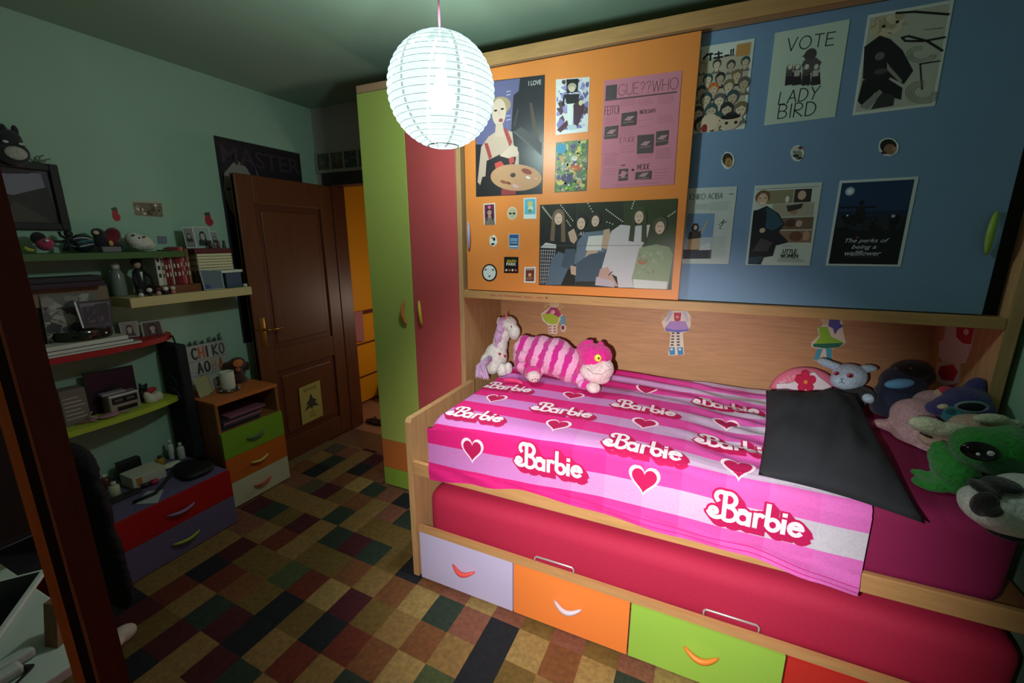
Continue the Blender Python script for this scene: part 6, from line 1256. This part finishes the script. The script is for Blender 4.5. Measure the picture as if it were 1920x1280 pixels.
single('paper_note', MB().prism([U(254, 945, 'Z', lz2), U(276, 921, 'Z', lz2), U(307, 918, 'Z', lz2), U(295, 943, 'Z', lz2)], (0, 0, .001), M((170, 176, 176), .7)), 'pale square note lying on the front edge of the low chest', 'note')
t = thing('lipstick', 'dark tube with magenta cap lying in front of the white carton', 'cosmetic', (-2.56, 1.08, lz2))
MB().tube([(-2.575, 1.04, lz2+.014), (-2.57, 1.08, lz2+.014)], .012, M((50, 34, 40), .4), 12).build('tube', t, smooth=True); MB().tube([(-2.57, 1.081, lz2+.015), (-2.565, 1.11, lz2+.015)], .0145, M((176, 40, 76), .4), 12).build('cap', t, smooth=True)
for k, (x, y_, r_, h_, c, lb) in enumerate(((-2.76, 1.225, .022, .06, (170, 130, 40), 'yellow squat jar behind the white packet'), (-2.79, 1.30, .015, .12, (206, 206, 200), 'slim white bottle at the back of the low chest'), (-2.74, 1.325, .018, .10, (190, 190, 180), 'white tube standing beside the black bag'), (-2.75, .97, .022, .08, (90, 50, 34), 'amber bottle left of the white carton'), (-2.63, .955, .022, .075, (190, 190, 160), 'pale green bottle at the left of the chest top'))):
    t = thing('small_bottle', lb, 'bottle', (x, y_, lz2)); MB().lathe([(r_*.9, 0), (r_, .005), (r_, h_*.7), (r_*.45, h_*.8)], (x, y_, lz2), M(c, .35), 18).build('bottle', t, smooth=True); MB().lathe([(r_*.5, h_*.8), (r_*.5, h_), (.001, h_)], (x, y_, lz2), M((210, 206, 196) if k > 0 else (60, 50, 40), .4), 14).build('cap', t, smooth=True)
bx('open_case', (-2.80, 1.04, lz2), (-2.76, 1.14, lz2+.10), M((28, 26, 32), .5), 'dark case standing at the back of the low chest', 'case', .004)
bx('black_tray', (-2.60, .90, lz2), (-2.545, 1.03, lz2+.012), M((40, 38, 42), .5), 'thin dark tray with clutter at the left of the chest top', 'tray', .003)

# yellow notice on the door
p = Panel([U(560, 728, 'X', lx1), U(599, 712, 'X', lx1), U(606, 778, 'X', lx1), U(567, 797, 'X', lx1)], NX_, M((176, 160, 84), .7)); cQ = None
YI = M((64, 60, 44), .7); p.font('BEWARE', .2, .08, .82, .17, YI); p.poly([(.5, .25), (.6, .4), (.78, .5), (.66, .52), (.85, .66), (.55, .62), (.5, .7), (.45, .62), (.15, .66), (.36, .52), (.24, .5), (.42, .4)], YI); p.font('OF', .4, .74, .6, .80, YI); p.font('THE', .36, .84, .66, .90, YI); p.done('door_notice', 'yellow torn-edged notice with a dark pointed emblem low on the open door', 'notice')
# photo strip over the doorway
t = thing('photo_strip_frame', 'pale frame strip of small photographs resting over the doorway', 'picture', (-2.55, YB-.03, DZ+.095))
pf = Panel([Vector((-2.832, YB-.002, 2.262)), Vector((-2.10, YB-.002, 2.262)), Vector((-2.10, YB-.002, 2.112)), Vector((-2.832, YB-.002, 2.112))], NY, M((168, 152, 150), .5), th=.012); pf.mb.build('frame', t)
for k in range(5):
    a = -2.812+.136*k; q = Panel([Vector((a, YB-.0145, 2.25)), Vector((a+.118, YB-.0145, 2.25)), Vector((a+.118, YB-.0145, 2.135)), Vector((a, YB-.0145, 2.135))], NY, M([(84, 84, 76), (96, 72, 66), (56, 60, 72), (90, 80, 70), (70, 70, 80)][k], .5)); q.confetti(.02, .02, .98, .98, 16, [M((60, 62, 56)), M((120, 110, 100)), M((96, 84, 76))], .08, .2); q.mb.build('photo', t)
# hall wardrobe, cloth, bag, sandal
t = thing('hall_dresser', 'tall orange-yellow dresser with dark gaps standing in the hall beyond the doorway', 'dresser', (-3.3, 3.7, 0))
YLW = M((240, 158, 24), .45, 'paint')
MB().box((-3.55, 2.78, 0), (-3.072, 4.9, 2.2), M((110, 44, 24), .6)).build('carcass', t)
for za, zb_ in ((.02, .262), (.285, .60), (.62, .90), (.94, 2.15)): MB().box((-3.071, 2.79, za), (-3.05, 4.88, zb_), YLW, .002).build('drawer', t)
t = single('pink_towel', pillow([U(648, 584, 'X', -3.03), U(680, 582, 'X', -3.03), U(684, 640, 'X', -3.02), U(655, 644, 'X', -3.02)], .012, M((190, 120, 120), .9, 'cloth'), wr=.01), 'dusty pink cloth hanging on the hall dresser', 'towel', smooth=True)
t = thing('hall_bag', 'dark rounded bag on the hall floor beside the dresser', 'bag', (-2.85, 3.3, 0))
bb = plush('body', [(Vector((-2.88, 3.46, .13)), (.12, .16, .17), None, 0), (Vector((-2.86, 3.36, .08)), (.12, .14, .11), None, 0)], [M((44, 24, 20), .7, 'cloth')], t, .012, 4, bed=False)
for v in bb.data.vertices: v.co.z = max(v.co.z, 0.0)
t = thing('sandal', 'black strapped sandal on the hall floor by the doorway', 'shoe', tuple(U(704, 793, 'Z', 0)))
c = U(708, 793, 'Z', 0); m_ = MB(); m_.prism([c+Vector((.13*math.cos(a), .045*math.sin(a), 0)) for a in [2*math.pi*i/20 for i in range(20)]], (0, 0, .018), M((40, 30, 28), .6)); m_.build('sole', t)
for dx in (-.05, .04): MB().tube([c+Vector((dx, -.043, .018)), c+Vector((dx+.01, -.02, .045)), c+Vector((dx+.01, .02, .045)), c+Vector((dx, .043, .018))], .006, BLK, 8).build('strap', t, smooth=True)

# ---- sticker on the right wall
single('wall_hook', MB().prism([(XR-.0005, 1.85, 1.17), (XR-.0005, 1.80, 1.17), (XR-.0005, 1.80, 1.09), (XR-.0005, 1.85, 1.09)], (-.004, 0, 0), M((50, 40, 44), .6)), 'small dark card stuck on the right-hand wall', 'card')

# ================================================================== NEAR LEFT: timber upright, chair, desk
post = thing('timber_upright', 'tall reddish-brown moulded timber upright close to the camera at left', 'post', (-1.0, .287, 0))
dvec = Vector((-1.0, .287, 0)).normalized(); perp = Vector((-dvec.y, dvec.x, 0))     # across the view, towards the left edge of the picture
perp = Vector((dvec.y, -dvec.x, 0)); perp = perp if perp.y < 0 else -perp
pc = Vector((-1.0, .319, 0))
def slab(a0, a1, d0, d1, m, nm, r=.0):
    pts = [pc+perp*a0+dvec*d0, pc+perp*a1+dvec*d0, pc+perp*a1+dvec*d1, pc+perp*a0+dvec*d1]
    mb = MB(); mb.prism([(p_.x, p_.y, .017) for p_ in pts], (0, 0, 2.05), m); mb.build(nm, post)
slab(.0, .040, .0, .045, MAHOG, 'board'); slab(.0405, .0445, -.004, .045, M((150, 76, 50), .4), 'bead'); slab(.045, .057, .008, .045, M((56, 18, 14), .5), 'groove'); slab(.0575, .070, -.006, .045, M((190, 92, 36), .4, 'woodz'), 'lit_edge_moulding')  # orange light on the outer moulding is put into its colour
ch = thing('desk_chair', 'dark upholstered chair with rounded backrest beside the low purple chest', 'chair', (-2.2, .65, 0))
CHM = M((30, 25, 30), .85, 'cloth')
cb = plush('backrest', [(Vector((-2.20, .60+.004*k, .62)), (.075, .035, .145), None, 0) for k in range(2)]+[(Vector((-2.27, .60, .60)), (.08, .035, .15), None, 0), (Vector((-2.15, .60, .58)), (.07, .035, .15), None, 0)], [CHM], ch, .012, 4, bed=False)
MB().box((-2.33, .30, .42), (-2.08, .60, .48), CHM, .03, 3).build('seat', ch); MB().box((-2.25, .585, .40), (-2.16, .612, .56), M((24, 22, 26), .6), .004).build('back_bracket', ch)
for x, y_ in ((-2.31, .32), (-2.10, .32), (-2.31, .58), (-2.10, .58)): MB().box((x-.012, y_-.012, .016), (x+.012, y_+.012, .42), M((26, 22, 24), .5), .003).build('leg', ch)
cl = MB(); 
ct_ = thing('dark_coat', 'dark coat hanging over the chair back down towards the rug', 'coat', (-2.15, .70, .12))
plush('body', [(Vector((-2.18, .70, .74)), (.13, .04, .10), None, 0), (Vector((-2.17, .70, .58)), (.16, .036, .18), None, 0), (Vector((-2.15, .70, .38)), (.16, .034, .20), None, 0), (Vector((-2.12, .70, .26)), (.14, .03, .16), None, 0)], [M((30, 24, 30), .95, 'cloth')], ct_, .01, 3, .006, bed=False)
sn = thing('white_sneaker', 'white shoe on the rug just right of the timber upright', 'shoe', (-1.72, .62, .0165))
c = U(229, 1190, 'Z', .04)
o = plush('upper', [(c, (.035, .05, .035), None, 0), (c+Vector((.02, -.05, .0)), (.033, .05, .028), None, 0)], [M((206, 190, 180), .6)], sn, .006, 3, bed=False)
for v in o.data.vertices: v.co.z = max(v.co.z, .0168-sn.location.z)
# white desk with laptop
ds = thing('white_desk', 'white desk top at the lower left corner of the view', 'desk', (-1.4, .0, 0))
MB().box((-1.75, -.35, .725), (-1.12, .345, .75), M((196, 200, 190), .5), .004).build('top', ds)
for x, y_ in ((-1.72, -.32), (-1.72, .31), (-1.16, -.32), (-1.16, .31)): MB().box((x-.02, y_-.02, .017 if y_ > .2 else 0.0), (x+.02, y_+.02, .7245), M((190, 194, 186), .5), .003).build('leg', ds)
lap = thing('tablet', 'white-edged tablet with black screen lying on the white desk', 'tablet', (-1.44, .25, .751))
rt = Matrix.Rotation(R(-38), 3, 'Z'); cc_ = Vector((-1.47, .235, .7508))
MB().box(cc_+Vector((-.13, -.09, 0)), cc_+Vector((.13, .09, .010)), M((206, 208, 200), .4), .004, rot=rt, piv=cc_).build('body', lap); MB().box(cc_+Vector((-.118, -.078, .0102)), cc_+Vector((.118, .078, .0108)), M((20, 20, 22), .15), rot=rt, piv=cc_).build('screen', lap)
single('paper_sheet', MB().box((-1.73, .20, .7508), (-1.66, .30, .752), M((120, 122, 118), .8)), 'grey paper sheet at the back of the white desk', 'paper')
wf = MB(); a, b = U(68, 1213, 'Z', .752), U(92, 1122, 'Z', .752); a.z = b.z = .7508
q1 = U(98, 1205, 'Z', .752); wf.prism([(-1.225, .275, .7508), (-1.195, .285, .7508), (-1.215, .335, .7508), (-1.245, .325, .7508)], (-.02, .02, .085), M((130, 92, 60), .5, 'woodz')); single('wooden_holder', wf, 'leaning brown wooden holder on the white desk against the upright', 'holder')
cbm = MB(); cbm.tube([(-1.42, .02, .757), (-1.34, .12, .770), (-1.25, .19, .765), (-1.18, .24, .757), (-1.15, .20, .757), (-1.20, .13, .765), (-1.32, .07, .757)], .006, M((24, 24, 26), .6), 8); single('black_cable', cbm, 'loop of thick black cable on the white desk front', 'cable', smooth=True)
for k, (x, y_) in enumerate(((-1.225, .232), (-1.195, .205))): bx('power_plug', (x-.014, y_-.028, .7508), (x+.014, y_+.028, .772), M((190, 190, 184), .5), ['white plug on the desk, farther of two by the black cable', 'white plug on the desk, nearer of two by the black cable'][k], 'plug', .006, 'white plugs by the black cable')

mo_ = thing('added_monitor', 'black monitor added on the white desk to darken the view left of the timber upright', 'monitor', (-1.6, .17, .751))  # dark object put in to blacken the area left of the upright
MB().box((-1.615, -.25, .83), (-1.59, .455, 1.32), M((18, 18, 20), .5), .006).build('screen_housing', mo_); MB().box((-1.5898, -.235, .85), (-1.5885, .44, 1.305), M((10, 10, 12), .4)).build('screen', mo_)
MB().box((-1.635, .08, .7625), (-1.6155, .14, .90), M((22, 22, 24), .5), .003).build('stand', mo_); MB().box((-1.72, .0, .7508), (-1.61, .22, .762), M((22, 22, 24), .5), .003).build('foot', mo_)
